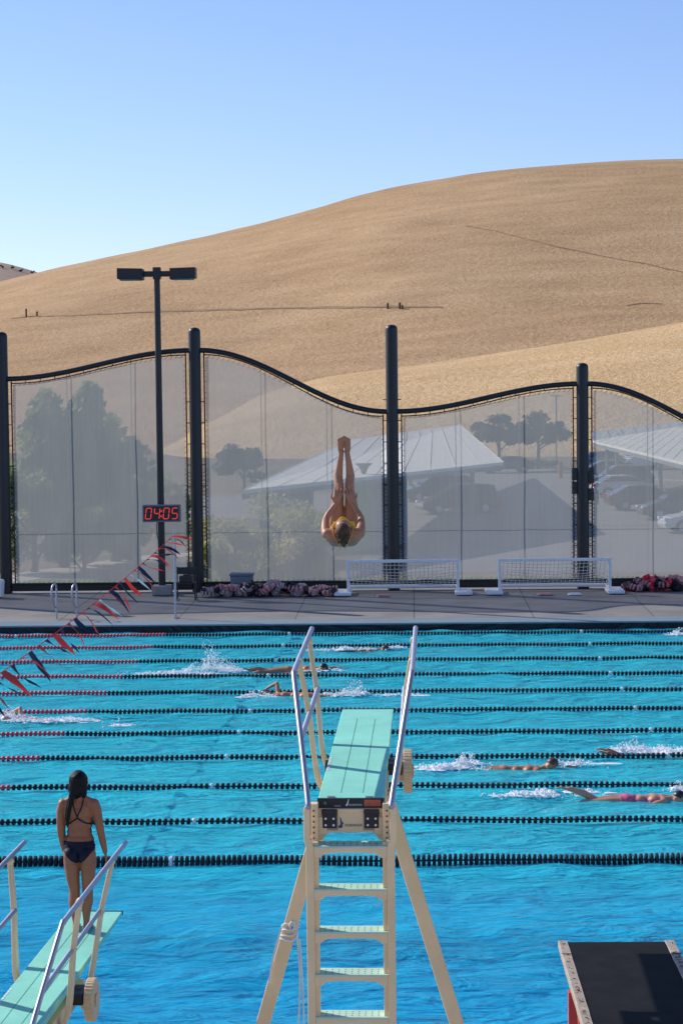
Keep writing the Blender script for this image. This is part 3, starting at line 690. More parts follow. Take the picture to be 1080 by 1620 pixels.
# ------------------------------------------------------------------ springboard stands
def stand(root, B, ladder, dz_board=0.):
    Lb = 4.45; bw = .25; T = .05
    b = MB()   # board, gently tapered underside
    b.prism([(0.03, B-T), (1.6, B-T-.01), (Lb-.03, B-.034), (Lb-.03, B), (0.03, B)], 'x', -bw, bw); bd = b.build('board', 'mint', root, bevel=.006)
    b = MB(); b.box((0, .012, B-.034), (2*bw+.012, .036, .072)); b.build('heel_strip', 'black', bd, bevel=.004)
    b = MB(); b.box((0, Lb-.015, B-.018), (2*bw+.008, .03, .042)); b.build('tip_strip', 'black', bd, bevel=.006)
    b = MB()
    for sx in (-.085, .085): b.box((sx, Lb/2-.2, B+.0015), (.003, Lb-.85, .002))
    b.build('grip_seam', 'seam', bd)
    for sx in (-.15, .14):
        b = MB(); b.tube([(sx-.03, .05, B), (sx+.03, .05, B)], .012, 6); b.build('bolt', 'bolt', bd)
    b = MB(); b.box((.165, -.0075, B-.032), (.125, .004, .05)); b.build('warning_label', 'label_orange', bd)
    b = MB(); b.box((-.10, -.0075, B-.054), (.05, .004, .012)); b.box((-.195, -.0075, B-.032), (.02, .004, .018)); b.build('serial_plate', 'wall_grey', bd)
    o = text('DURAFLEX', .021, 'maker_name', 'logo_white', bd, (.035, -.0085, B-.047), (math.pi/2, 0, 0))
    b = MB(); dv = [(-.07, .0), (-.06, .012), (-.05, .05)]
    b.tube([(x+.035, -.0085, B-.052+z) for x, z in dv], [.008, .007, .002], 5); b.build('diver_emblem', 'logo_white', bd)
    sd = MB()
    for k in range(9): sd.box((-bw+.018+.006*0, 1.2+k*.07, B+.002), (.018, .045, .002))
    sd.build('side_lettering', 'logo_white', bd)
    # rear beam with hinges
    b = MB(); zt, zb = B-.075, B-.31
    b.prism([(-.265, zt), (.265, zt), (.265, zb), (.215, zb), (.175, zb+.055), (-.175, zb+.055), (-.215, zb), (-.265, zb)], 'y', -.035, .0)
    b.box((0, -.018, B-.085), (.56, .06, .03)); bm_ = b.build('rear_beam', 'cream', root, bevel=.005)
    for sx in (-.16, .16):
        b = MB(); b.box((sx, -.045, B-.155), (.11, .018, .125)); b.box((sx, -.05, B-.088), (.12, .05, .035)); h = b.build('hinge', 'black', root, bevel=.006)
        b = MB(); b.box((sx, -.039, B-.165), (.125, .008, .14)); b.build('hinge_pad', 'pale_rail', h)
        for ax in (-.03, .03):
            for azz in (-.02, .03):
                b = MB(); b.tube([(sx+ax, -.053, B-.172+azz), (sx+ax, -.061, B-.172+azz)], .009, 8); b.build('bolt', 'bolt', h)
    text('DURAFLEX', .027, 'maker_name', 'logo_blue', bm_, (.022, -.0375, B-.198), (math.pi/2, 0, 0))
    b = MB(); b.tube([(-.092, -.037, B-.215), (-.073, -.037, B-.21), (-.069, -.037, B-.185), (-.080, -.037, B-.135)], [.004, .010, .009, .002], 6); b.tube([(-.092, -.037, B-.21), (-.055, -.037, B-.178)], .004, 5); b.build('diver_emblem', 'logo_blue', bm_)
    # ladder posts
    for s in (-1, 1):
        b = MB(); x = s*.305
        b.prism([(x-s*.03, 0), (x+s*.03, 0), (x+s*.03, B-.33), (x+s*.045, B-.27), (x+s*.045, B-.05), (x+s*.035, B-.02), (x-s*.005, B-.02), (x-s*.005, B-.27), (x-s*.03, B-.33)], 'y', -.20, -.145)
        b.box((x-s*.045, -.115, (B-.3)/2), (.035, .11, B-.3)); b.box((x-s*.03, -.06, B-.17), (.06, .10, .3))
        p_ = b.build('ladder_rail', 'cream', root, bevel=.006)
        b = MB()
        for k in range(6): b.tube([(x-s*.028, -.111, B-.28+k*.042), (x-s*.028, -.120, B-.28+k*.042)], .007, 6)
        b.build('adjuster_holes', 'black', p_)
        b = MB(); b.tube([(x-s*.02, -.16, B-.28), (x-s*.02, -.2, B-.28)], .012, 8); b.build('bolt', 'bolt', p_)
    k = 0
    while True:
        z = B-.335-k*.328
        if z < .12: break
        b = MB(); b.prism([(-.275, z-.075), (-.275, z), (.275, z), (.275, z-.075), (.235, z-.078), (.19, z-.045), (.1, z-.038), (-.1, z-.038), (-.19, z-.045), (-.235, z-.078)], 'y', -.2, -.18)
        b.box((0, -.03, z-.03), (.52, .02, .05)); tr = b.build('tread', 'cream', root, bevel=.004)
        b = MB(); b.box((0, -.105, z+.004), (.55, .19, .016)); tp = b.build('tread_top', 'mint_tread', tr, bevel=.003)
        b = MB()
        for ix in range(9):
            for iy in range(3): b.tube([(-.2+ix*.05, -.16+iy*.05, z+.0122), (-.2+ix*.05, -.16+iy*.05, z+.0135)], .006, 6)
        b.build('grip_holes', 'lane_tile', tp)
        k += 1
    # side beams, crossbars, legs
    for s in (-1, 1):
        b = MB(); b.box((s*.215, 1.25, B-.20), (.07, 2.6, .14)); b.build('side_beam', 'cream', root, bevel=.008)
        b = MB(); b.bar((s*.24, 1.25, B-.22), (s*(.24+.29*(B-.2)), 1.35, 0.0), .115, .075, up=(0, 1, 0)); lg = b.build('leg', 'cream', root, bevel=.01)
        b = MB(); b.box((s*(.24+.29*(B-.2)), 1.35, .012), (.28, .24, .024)); b.build('foot_plate', 'steel', lg)
    b = MB(); b.box((0, 1.25, B-.25), (.5, .12, .1)); b.box((0, 2.5, B-.21), (.5, .08, .08)); b.build('cross_beam', 'cream', root, bevel=.006)
    b = MB(); b.tube([(-.3, 2.05, B-.125), (.33, 2.05, B-.125)], .055, 12); b.box((.30, 2.05, B-.13), (.12, .30, .10)); fu = b.build('fulcrum_roller', 'black', root, smooth=False, bevel=.006)
    # ribbed fulcrum wheel
    b = MB(); n = 36; rw = .19; vs = []
    for j in range(n*2):
        a = math.pi*j/n; rr = rw if j % 2 else rw-.008; vs.append((2.05+rr*math.cos(a), B-.17+rr*math.sin(a)))
    b.prism(vs, 'x', .375, .45); b.tube([(.33, 2.05, B-.17), (.38, 2.05, B-.17)], .09, 14); b.tube([(.45, 2.05, B-.17), (.465, 2.05, B-.17)], .06, 14); b.build('adjustment_wheel', 'cream_dk', root, bevel=.006)
    # handrails
    for s in (-1, 1):
        b = MB(); zt = B+.875
        pts = spline([(s*.318, -.17, B-.24), (s*.318, -.17, B-.04), (s*.324, -.13, B+.06), (s*.455, .60, B+.80), (s*.468, .72, zt-.012), (s*.472, .88, zt), (s*.476, 2.2, zt+.018), (s*.48, 3.44, zt+.035)], 8)
        b.tube(pts, .022, 10); b.build('handrail', 'steel', root, smooth=True)
        b = MB(); b.tube([(s*.385, .30, B+.43), (s*.385, 2.62, B+.47)], .021, 10); b.build('mid_rail', 'steel', root, smooth=True)
        for y0, y1 in ((1.45, 1.36), (2.42, 2.80)):
            P = spline([(s*.25, y0, B-.25), (s*.31, y0, B-.17), (s*.345, y0+.03*(y1-y0), B-.02), (s*.375, y0+.3*(y1-y0), B+.25), (s*.40, y0+.55*(y1-y0), B+.48), (s*.465, y1, B+.845)], 7)
            b = MB(); vs = []; fs = []
            for i, p in enumerate(P):
                q = i/(len(P)-1); ww = .068-.030*q; th = .020
                vs += [p+Vector((-th, -ww, 0)), p+Vector((th, -ww, 0)), p+Vector((th, ww, 0)), p+Vector((-th, ww, 0))]
            for i in range(len(P)-1):
                for j in range(4): fs.append((i*4+j, i*4+(j+1) % 4, i*4+4+(j+1) % 4, i*4+4+j))
            fs += [(0, 1, 2, 3), tuple(len(vs)-4+j for j in range(4))]
            b.add(vs, fs); b.tube([P[-1]+Vector((0, -.035, .025)), P[-1]+Vector((0, .035, .025))], .032, 8)
            st = b.build('stanchion', 'cream', root, bevel=.008)
            b = MB(); ym = y0+.55*(y1-y0); b.tube([(s*.365, ym, B+.455), (s*.425, ym, B+.455)], .014, 6); b.build('rail_clip', 'bolt', st)

def dirz(vx): return -math.atan((vx-653.3)/F)
p0 = at_z(554.5, 1263.5, 3.0)
st3 = thing('diving_stand', 'tall cream diving stand with mint springboard, ladder and steel handrails in the centre', 'diving board', (p0.x, p0.y, .2), dirz(681), 'springboard diving stands')
stand(st3, 2.8, True)
tip = at_z(194.4, 1441, 1.0); rz1 = dirz(785)
fwd = Vector((-math.sin(rz1), math.cos(rz1), 0)); rgt = Vector((math.cos(rz1), math.sin(rz1), 0))
p1 = tip-rgt*.25-fwd*4.45
st1 = thing('diving_stand', 'low cream diving stand at left whose mint springboard the swimsuit woman stands on', 'diving board', (p1.x, p1.y, .2), rz1, 'springboard diving stands')
stand(st1, .8, True)
# rope tied round the left leg of the tall stand
def tied_rope():
    B = 2.8; z = 1.43; zz = B-.22; f = (zz-z)/zz; x = -(.24+.29*(B-.2)*f); y = 1.25+.1*f
    root = thing('tied_rope', 'white rope knotted round the left leg of the tall diving stand', 'rope', st3.matrix_world @ Vector((0, 0, 0)), 0)
    root.location = p0.to_2d().to_3d()+Vector((0, 0, .2)); root.rotation_euler = (0, 0, dirz(681))
    b = MB()
    for k in range(4):
        zc = z+.035*k-.05; xc = x+.30*(zc-z)*0.92
        b.tube([(xc+.072*math.cos(a), y+.055*math.sin(a), zc+.015*math.sin(a+k)+.006*math.cos(3*a)) for a in np.linspace(0, 6.28, 18)], .010, 6)
    b.tube([(x+.03+.02*math.cos(a), y-.062+.012*math.sin(2*a), z+.06+.035*math.sin(a)) for a in np.linspace(0, 6.28, 14)], .010, 6); b.build('knot', 'net', root, smooth=True)
    b = MB(); b.tube(spline([(x+.07, y-.06, z), (x+.09, y-.08, z-.4), (x+.07, y-.08, z-.85), (x+.10, y-.07, z-1.0), (x+.12, y-.08, z-.85), (x+.11, y-.08, z-.4), (x+.09, y-.06, z-.05)], 8), .008, 5)
    b.tube(spline([(x+.1, y-.08, z-.95), (x+.12, y-.08, z-1.15), (x+.11, y-.08, z-1.45)], 6), .008, 5)
    b.tube(spline([(x-.06, y-.06, z+.05), (x-.13, y-.06, z-.2), (x-.17, y-.06, z-.42)], 6), .009, 5); b.build('loose_end', 'net', root, smooth=True)
tied_rope()

# ------------------------------------------------------------------ platform at right
def platform():
    a = at_z(881.5, 1487.5, 1.02); c = at_z(1064, 1484, 1.02); W = c.x-a.x; rz = .007
    root = thing('diving_platform', 'black topped platform with pale worn side rails on a red steel frame at lower right', 'platform', (a.x, a.y, .2), rz)
    Lp = 2.75; z = .82
    b = MB(); b.box((W/2, -Lp/2, z-.05), (W-.1, Lp-.02, .075)); b.build('mat', 'rubber', root, bevel=.008)
    for x, s in ((.045, -1), (W-.045, 1)):
        b = MB(); n = 40; vs = []; fs = []; dx = .0
        for i in range(n+1):
            y = -Lp*i/n; ww = .043+.004*noise.noise(Vector((y*4, x, 0))); zz = z-.004+.006*noise.noise(Vector((y*3, x, 3)))
            for ax, azz in ((-ww, zz-.06), (-ww, zz-.008), (-ww+.008, zz), (ww, zz), (ww, zz-.06)): vs.append((x+ax, y, azz))
        for i in range(n):
            for j in range(5): fs.append((i*5+j, i*5+(j+1) % 5, i*5+5+(j+1) % 5, i*5+5+j))
        fs += [(0, 1, 2, 3, 4), tuple(n*5+j for j in range(5))]
        b.add(vs, fs); rl = b.build('side_rail', 'pale_rail', root)
        b = MB(); rnd = random.Random(3+s)
        for k in range(46):
            y = -rnd.uniform(.05, Lp-.05); b.tube([(x+rnd.choice((-.018, .018))+rnd.uniform(-.006, .006), y, z+.004), (x, y, z+.0045)][:1]+[(x+rnd.uniform(-.02, .02), y+.004, z+.0065)], rnd.uniform(.0015, .0045), 6)
        b.build('rust_spots', 'rust', rl)
        b = MB(); b.box((x, -.47, z+.004), (.085, .012, .004)); b.build('rust_spots', 'rust', rl)
        b = MB(); b.box((x+s*-.03, -Lp/2-.25, z-.115), (.05, Lp-.6, .10)); b.build('frame_beam', 'red_steel', root)
        for y in (-1.05, -2.4):
            b = MB(); b.box((x-s*.01, y, (z-.17)/2), (.09, .09, z-.17)); lg = b.build('leg', 'red_steel', root)
            b = MB(); b.bar((x-s*.01, y, .12), (x-s*.01, y-.9 if y > -2 else y+.7, z-.2), .04, .05); b.build('brace', 'red_steel', lg)
    b = MB(); b.box((W/2, -.95, z-.13), (W-.2, .09, .08)); b.box((W/2, -2.4, z-.13), (W-.2, .09, .08)); b.build('cross_beam', 'red_steel', root)
    b = MB(); b.box((W/2, -Lp-.012, z-.06), (W, .02, .05)); b.build('edge_strip', 'pale_rail', root)
platform()

# ------------------------------------------------------------------ bodies
def cone(b, p0, r0, p1, r1, flat=None, n=14):
    """round cone capsule; flat=(axis, f) squeezes the section along axis"""
    p0 = Vector(p0); p1 = Vector(p1); d = p1-p0; l = d.length; d.normalize()
    ax = Vector(flat[0]).normalized() if flat else (Vector((0, 0, 1)) if abs(d.z) < .9 else Vector((1, 0, 0)))
    u = (ax-d*ax.dot(d)).normalized(); v = d.cross(u); fu = flat[1] if flat else 1.
    prof = []
    for k in range(0, 5): a = math.pi/2*(1-k/4); prof.append((-r0*math.sin(a), r0*math.cos(a)+1e-4))
    for k in range(1, 5): prof.append((l*k/5, r0+(r1-r0)*k/5))
    for k in range(0, 5): a = math.pi/2*k/4; prof.append((l+r1*math.sin(a), r1*math.cos(a)+1e-4))
    vs = []
    for t, r in prof:
        for i in range(n):
            a = 2*math.pi*i/n; vs.append(p0+d*t+u*math.cos(a)*r*fu+v*math.sin(a)*r)
    m = len(prof); fs = [(j*n+i, j*n+(i+1) % n, (j+1)*n+(i+1) % n, (j+1)*n+i) for j in range(m-1) for i in range(n)]
    fs += [tuple(range(n))[::-1], tuple((m-1)*n+i for i in range(n))]; b.add(vs, fs)
def chain(b, pts, flat=None):
    for (p, r), (q, s) in zip(pts, pts[1:]): cone(b, p, r, q, s, flat)
def fuse(b, name, m, voxel=.008, smooth=8, parent=None):
    me = b.mesh(name+'_raw', m); o = bpy.data.objects.new(name+'_raw', me); COL.objects.link(o)
    r = o.modifiers.new('remesh', 'REMESH'); r.mode = 'VOXEL'; r.voxel_size = voxel
    s = o.modifiers.new('smooth', 'SMOOTH'); s.factor = .5; s.iterations = smooth
    dg = bpy.context.evaluated_depsgraph_get(); out = bpy.data.meshes.new_from_object(o.evaluated_get(dg)); bpy.data.objects.remove(o)
    out.materials.clear(); out.materials.append(M[m]); out.polygons.foreach_set('use_smooth', [True]*len(out.polygons)); out.name = name
    return link(name, out, parent)
def garment(body, name, m, test, off=.004, parent=None):
    me = body.data; me.update(); V = [v.co.copy() for v in me.vertices]; Nn = [v.normal.copy() for v in me.vertices]
    keep = [tuple(p.vertices) for p in me.polygons if test(p.center)]
    ids = sorted({i for f in keep for i in f}); mp = {i: k for k, i in enumerate(ids)}; b = MB()
    b.add([V[i]+Nn[i]*off for i in ids], [tuple(mp[i] for i in f) for f in keep])
    me2 = bpy.data.meshes.new(name); me2.from_pydata(b.v, [], b.f); me2.materials.append(M[m]); me2.polygons.foreach_set('use_smooth', [True]*len(b.f))
    o = link(name, me2, parent); s = o.modifiers.new('solid', 'SOLIDIFY'); s.thickness = .003; s.offset = 1; return o
def hand(b, wrist, tip_dir, palm_n, thumb_side, size=.17, curl=.35, spread=.10):
    """palm, four unequal bent fingers and a thumb leaving the side of the palm"""
    w_ = Vector(wrist); d = Vector(tip_dir).normalized(); n = Vector(palm_n); n = (n-d*n.dot(d)).normalized(); s = n.cross(d)*thumb_side
    k = size/.17
    pc = w_+d*.045*k
    for t in (-.026, -.009, .009, .026): cone(b, w_+d*.012*k+s*t*.7*k, .014*k, w_+d*.082*k+s*t*1.05*k, .0105*k)
    for t, ln in ((.030, .066), (.010, .076), (-.010, .070), (-.029, .054)):
        a = w_+d*.085*k+s*t*1.08*k; ln *= k; sd = s*t*spread/.03*.9
        d1 = (d+sd*.5+n*curl*.3).normalized(); d2 = (d+sd*.5+n*curl*1.1).normalized(); d3 = (d+sd*.5+n*curl*2).normalized()
        p1_ = a+d1*ln*.45; p2_ = p1_+d2*ln*.32; p3_ = p2_+d3*ln*.23
        cone(b, a, .0092*k, p1_, .0085*k, n=8); cone(b, p1_, .0085*k, p2_, .008*k, n=8); cone(b, p2_, .008*k, p3_, .0068*k, n=8)
    a = w_+d*.025*k+s*.028*k; t1 = a+(d*.6+s*.75+n*.2).normalized()*.038*k; t2 = t1+(d*.95+s*.25+n*.2).normalized()*.032*k
    cone(b, a, .0125*k, t1, .0105*k, n=8); cone(b, t1, .0105*k, t2, .0085*k, n=8)
def face(b, c, fwd, up, k=1.):
    """skull with brow, nose, lips, chin and ears about centre c"""
    c = Vector(c); f = Vector(fwd).normalized(); u = Vector(up); u = (u-f*u.dot(f)).normalized(); r = f.cross(u); rot = Matrix((r, f, u)).transposed()
    b.ball(c+u*.022*k-f*.012*k, .1*k, 20, 14, (.76, .96, .92), rot); b.ball(c-u*.035*k+f*.022*k, .075*k, 18, 12, (.80, .82, 1.05), rot)
    b.ball(c-u*.092*k+f*.062*k, .026*k, 10, 8, (1.05, .8, .8), rot)
    cone(b, c+f*.088*k+u*.012*k, .010*k, c+f*.112*k-u*.026*k, .0135*k, n=8)
    cone(b, c+f*.078*k-u*.056*k-r*.018*k, .009*k, c+f*.078*k-u*.056*k+r*.018*k, .009*k, n=8)
    for s in (-1, 1):
        cone(b, c+f*.085*k+u*.03*k+r*s*.012*k, .009*k, c+f*.072*k+u*.03*k+r*s*.045*k, .010*k, n=8)
        b.ball(c+r*s*.077*k-f*.012*k-u*.008*k, .03*k, 10, 8, (.35, .65, 1.05), rot)

def standing_woman():
    feet = (at_z(120, 1470, 1.0)+at_z(138, 1474, 1.0))/2; feet.z = 1.0
    root = thing('person', 'woman in navy open backed swimsuit standing on the low springboard, seen from behind', 'person', feet+Vector((0, 0, .001)), rz1*.5); root.scale = (.93, 1, 1)
    b = MB(); up = (0, 0, 1); Y = (0, 1, 0)
    for s, ax, ky in ((-1, -.055, 0), (1, .055, .01)):
        hipx = s*.082; kx = s*.068+.004; 
        chain(b, [((hipx, -.005, .745), .086), ((hipx+s*.002, .004, .66), .087), ((s*.080, .010, .52), .072), ((kx, .012, .41), .058), ((kx, .010, .375), .056), ((kx-s*.001, -.014, .28), .060), ((ax+s*.004, -.010, .17), .043), ((ax, 0, .085), .032), ((ax, .0, .05), .035)])
        chain(b, [((ax, -.03, .032), .030), ((ax+s*.008, .05, .030), .032), ((ax+s*.018, .12, .020), .022)], flat=((0, 0, 1), .85))
        for q in range(5): cone(b, (ax+s*(.040-.014*q), .125, .015), .010, (ax+s*(.046-.014*q), .150+.006*q*(q < 5), .012), .009 if q < 4 else .012, n=8)
        b.ball((s*.075, -.052, .735), .088, 14, 10, (.98, .92, 1.02))                     # glutes
    chain(b, [((-.065, 0, .80), .098), ((.065, 0, .80), .098)], flat=(Y, .98))
    chain(b, [((-.055, .004, .86), .090), ((.055, .004, .86), .090)], flat=(Y, 1.0))
    chain(b, [((-.05, .008, .95), .072), ((.05, .008, .95), .072)], flat=(Y, 1.05))
    chain(b, [((-.06, .006, 1.05), .080), ((.06, .006, 1.05), .080)], flat=(Y, 1.0))
    chain(b, [((-.075, .0, 1.14), .082), ((.075, .0, 1.14), .082)], flat=(Y, .98))
    chain(b, [((-.10, -.008, 1.215), .060), ((.10, -.008, 1.215), .060)], flat=(Y, .95))
    for s in (-1, 1): b.ball((s*.065, .075, 1.125), .06, 12, 8); b.ball((s*.075, -.055, 1.16), .055, 12, 8, (1, .6, 1.3))
    cone(b, (0, -.010, 1.23), .052, (.006, .004, 1.33), .046)
    for s in (-1, 1): cone(b, (s*.03, -.015, 1.285), .036, (s*.145, -.006, 1.228), .042)
    armL = [((-.160, -.004, 1.218), .055), ((-.178, -.008, 1.16), .052), ((-.188, -.012, 1.05), .045), ((-.188, -.012, .95), .040), ((-.178, .01, .86), .036), ((-.160, .026, .75), .026)]
    armR = [((.160, -.004, 1.218), .055), ((.182, -.008, 1.16), .052), ((.205, -.012, 1.05), .045), ((.222, -.014, .95), .040), ((.238, .006, .86), .036), ((.256, .026, .755), .026)]
    chain(b, armL); chain(b, armR)
    hand(b, (-.160, .028, .745), (.06, .10, -1), (1, -.15, 0), 1, .155, .4, .06)
    hand(b, (.257, .028, .75), (.10, .10, -1), (-1, -.15, .0), -1, .155, .4, .06)
    hf = Vector((.55, .82, .05)); hc = Vector((.012, .008, 1.425)); face(b, hc, hf, (0, 0, 1), 1.0)
    body = fuse(b, 'body', 'skin_dk', .0075, 6, root)
    # hair: skull cap, wet strands, ponytail drawn over the left shoulder
    hb = MB(); f = hf.normalized(); r = f.cross(Vector((0, 0, 1)))
    hb.ball(hc+Vector((0, 0, .024))-f*.022, .1, 20, 14, (.96, .98, .98))
    hb.ball(hc-f*.055-Vector((0, 0, .045)), .080, 16, 12, (1.05, .8, 1.3)); hb.ball(hc-f*.025-r*.042-Vector((0, 0, .05)), .048, 14, 10, (.8, .9, 1.4)); hb.ball(hc-f*.02+r*.040-Vector((0, 0, .03)), .05, 14, 10, (.8, .9, 1.2))
    tail = spline([(-.02, -.075, 1.37), (-.05, -.085, 1.31), (-.078, -.082, 1.24), (-.096, -.088, 1.17), (-.104, -.092, 1.10), (-.100, -.090, 1.04)], 6)
    rr = [.045, .036, .030, .027, .024, .014]
    for i in range(len(tail)-1): q = i/(len(tail)-1)*5; k = int(q); ra = rr[k]+(rr[min(k+1, 5)]-rr[k])*(q-k); cone(hb, tail[i], ra, tail[i+1], ra*.97, flat=((0, 1, 0), .55))
    for k in range(14):
        o = random.uniform(-.02, .02); cone(hb, Vector((-.05+o, -.105, 1.29)), .007, Vector((-.103+o, -.106, 1.04+random.uniform(-.05, .05))), .0035, n=6)
    for k in range(22):
        a = random.uniform(-2.4, .6); c_ = hc-Vector((0, 0, .02)); rad = .083
        d0 = Vector((math.cos(a), math.sin(a)*1.0, 0)); p_ = c_+d0*rad*1.02+Vector((0, 0, .06)); q_ = c_+d0*.075-Vector((0, 0, .09+.05*random.random()))
        if d0.dot(f) < .25: cone(hb, p_, .010, q_, .006, n=6)
    fuse(hb, 'hair', 'hair', .006, 2, root)
    def suit(c):
        x, y, z = c
        if abs(x) > .158 or z > 1.2: return False
        cut = .665+.105*(abs(x)/.134)**1.5 if y < 0 else .672+.14*(abs(x)/.11)**.9
        low = z > cut
        back = z < .872-.10*x*x if y < .035 else True
        side = (abs(x) > .09 and y > -.015 and z < 1.10) or (abs(x) > .10 and y > .005)
        return low and (back or (y > .035) or (side and z < 1.12 and y > -.005+.0*z))
    garment(body, 'swimsuit', 'navy_suit', lambda c: suit(c), .003, root)
    me = body.data; bv = BVHTree.FromPolygons([v.co for v in me.vertices], [tuple(p.vertices) for p in me.polygons])
    def onback(x, z):
        h = bv.ray_cast(Vector((x, -.5, z)), Vector((0, 1, 0)))[0]
        return h+Vector((0, -.005, 0)) if h else Vector((x, -.07, z))
    def strap(pts, rr_=.006):
        sb = MB(); sb.tube([onback(p.x, p.y) for p in spline([(x, z, 0) for x, z in pts], 10)], rr_, 6, rx=1); sb.build('strap', 'navy_suit', root, smooth=True)
    strap([(-.055, 1.275), (-.035, 1.19), (-.008, 1.115)]); strap([(.060, 1.275), (.035, 1.19), (-.002, 1.115)]); strap([(-.005, 1.13), (-.005, 1.09)], .008)
    strap([(-.005, 1.095), (-.055, 1.065), (-.085, 1.045), (-.108, 1.055), (-.128, 1.07)]); strap([(-.005, 1.095), (.055, 1.062), (.10, 1.045), (.128, 1.04), (.138, 1.04)], .007)
standing_woman()

def diver():
    Yd = 21.6; c0 = at_y(543.5, 865, Yd); root = thing('person', 'diver in yellow swimsuit upside down in mid air with legs pointing up', 'person', c0)
    b = MB(); Y0 = .0; yL = .25
    for s in (-1, 1):
        kx = s*.056 + .006; ax = s*.034+.008
        chain(b, [((s*.085, yL, .14), .098), ((s*.083, yL-.006, .26), .090), ((s*.074+.004, yL-.012, .45), .066), ((kx, yL-.022, .595), .050), ((kx, yL-.020, .64), .049), ((kx+s*.008, yL+.020, .74), .047), ((ax+s*.014, yL+.015, .87), .034), ((ax, yL+.004, .965), .027), ((ax, yL, 1.0), .029)])
        cone(b, (kx, yL-.052, .60), .030, (kx, yL-.050, .64), .027)      # knee cap
        # pointed foot, toes at the top
        chain(b, [((ax, yL+.03, 1.0), .028), ((ax+s*.004, yL-.02, 1.03), .032), ((ax+s*.004, yL-.035, 1.085), .034), ((ax+s*.002, yL-.038, 1.105), .029)], flat=((0, 1, 0), .8))
        for q in range(5): tx = ax+s*(-.026+.0135*q); cone(b, (tx, yL-.035, 1.108-.004*q), .011, (tx, yL-.056, 1.156-.0065*q), .008 if q else .0115, n=8)
        b.ball((s*.075, yL+.085, .14), .098, 14, 10)
    chain(b, [((-.07, yL, .125), .115), ((.07, yL, .125), .115)])
    chain(b, [((-.065, .12, .095), .092), ((.065, .12, .095), .092)])
    chain(b, [((-.065, .02, .088), .086), ((.065, .02, .088), .086)])
    chain(b, [((-.08, -.07, .098), .092), ((.08, -.07, .098), .092)])
    chain(b, [((-.115, -.14, .125), .082), ((.115, -.14, .125), .082)])
    for s in (-1, 1):
        cone(b, (s*.04, -.17, .16), .045, (s*.165, -.15, .150), .055)
        b.ball((s*.06, .0, .165), .055, 12, 8)
        el = Vector((s*.186, .045, .29)); wr = Vector((s*.086+.004, .118, .45))
        chain(b, [((s*.172, -.13, .150), .058), ((s*.186, -.085, .20), .048), ((s*.190, -.02, .25), .041), (el, .036), ((s*.160, .075, .34), .036), (wr, .0235)])
        hand(b, wr, (-s*.28, .10, 1), (0, 1, -.1), -1 if s < 0 else 1, .19, .0, .42)
    cone(b, (0, -.16, .165), .055, (0, -.205, .225), .050)
    hc = Vector((0, -.235, .185)); face(b, hc, (0, .72, .70), (0, -.72, .1), .95); cone(b, hc+Vector((0, .02, .045)), .078, (0, -.11, .20), .07)
    body = fuse(b, 'body', 'skin', .0055, 4, root)
    hb = MB(); hb.ball(hc+Vector((0, -.030, -.004)), .102, 20, 14, (.76, .90, .94)); hb.ball(hc+Vector((0, .0, -.07)), .07, 14, 10, (.85, .9, 1.0))
    for k in range(40):
        x = random.uniform(-.066, .066); z0 = random.uniform(.0, .05)
        cone(hb, hc+Vector((x*.7, -.085+abs(x)*.5, z0)), .009, hc+Vector((x*.85, -.080+abs(x)*.4, -.09-random.random()*.05)), .005, n=6)
    cone(hb, hc+Vector((.004, -.06, -.09)), .042, hc+Vector((.012, -.04, -.155)), .018)
    fuse(hb, 'hair', 'hair_br', .006, 2, root)
    def suit(c):
        x, y, z = c
        if abs(x) > .15 or (y < .02 and abs(x) > .118): return False
        torso = -.155 < y < .30 and z < .26
        lowback = z < .07 and y < -.02
        if y > .16: return z < .16+ .08*(y > .2) - abs(x)*.5 and abs(x) < .17 and y < .36
        return torso and not lowback and (z > .085 or y > .05)
    garment(body, 'swimsuit', 'yellow_suit', suit, .004, root)
    for s in (-1, 1):
        sb = MB(); sb.tube(spline([(s*.105, -.115, .215), (s*.108, -.185, .212), (s*.098, -.225, .16), (s*.07, -.232, .09), (s*.042, -.205, .035), (s*.028, -.17, -.002)], 8), .0065, 6); sb.build('strap', 'orange_strap', root, smooth=True)
    nb = MB(); nb.tube(spline([(-.135, -.17, .185), (-.10, -.14, .235), (-.045, -.10, .285), (-.005, -.085, .312), (.04, -.095, .285), (.10, -.13, .235), (.135, -.165, .195)], 6), .014, 8); nb.build('neckline', 'yellow_suit', root, smooth=True)
diver()

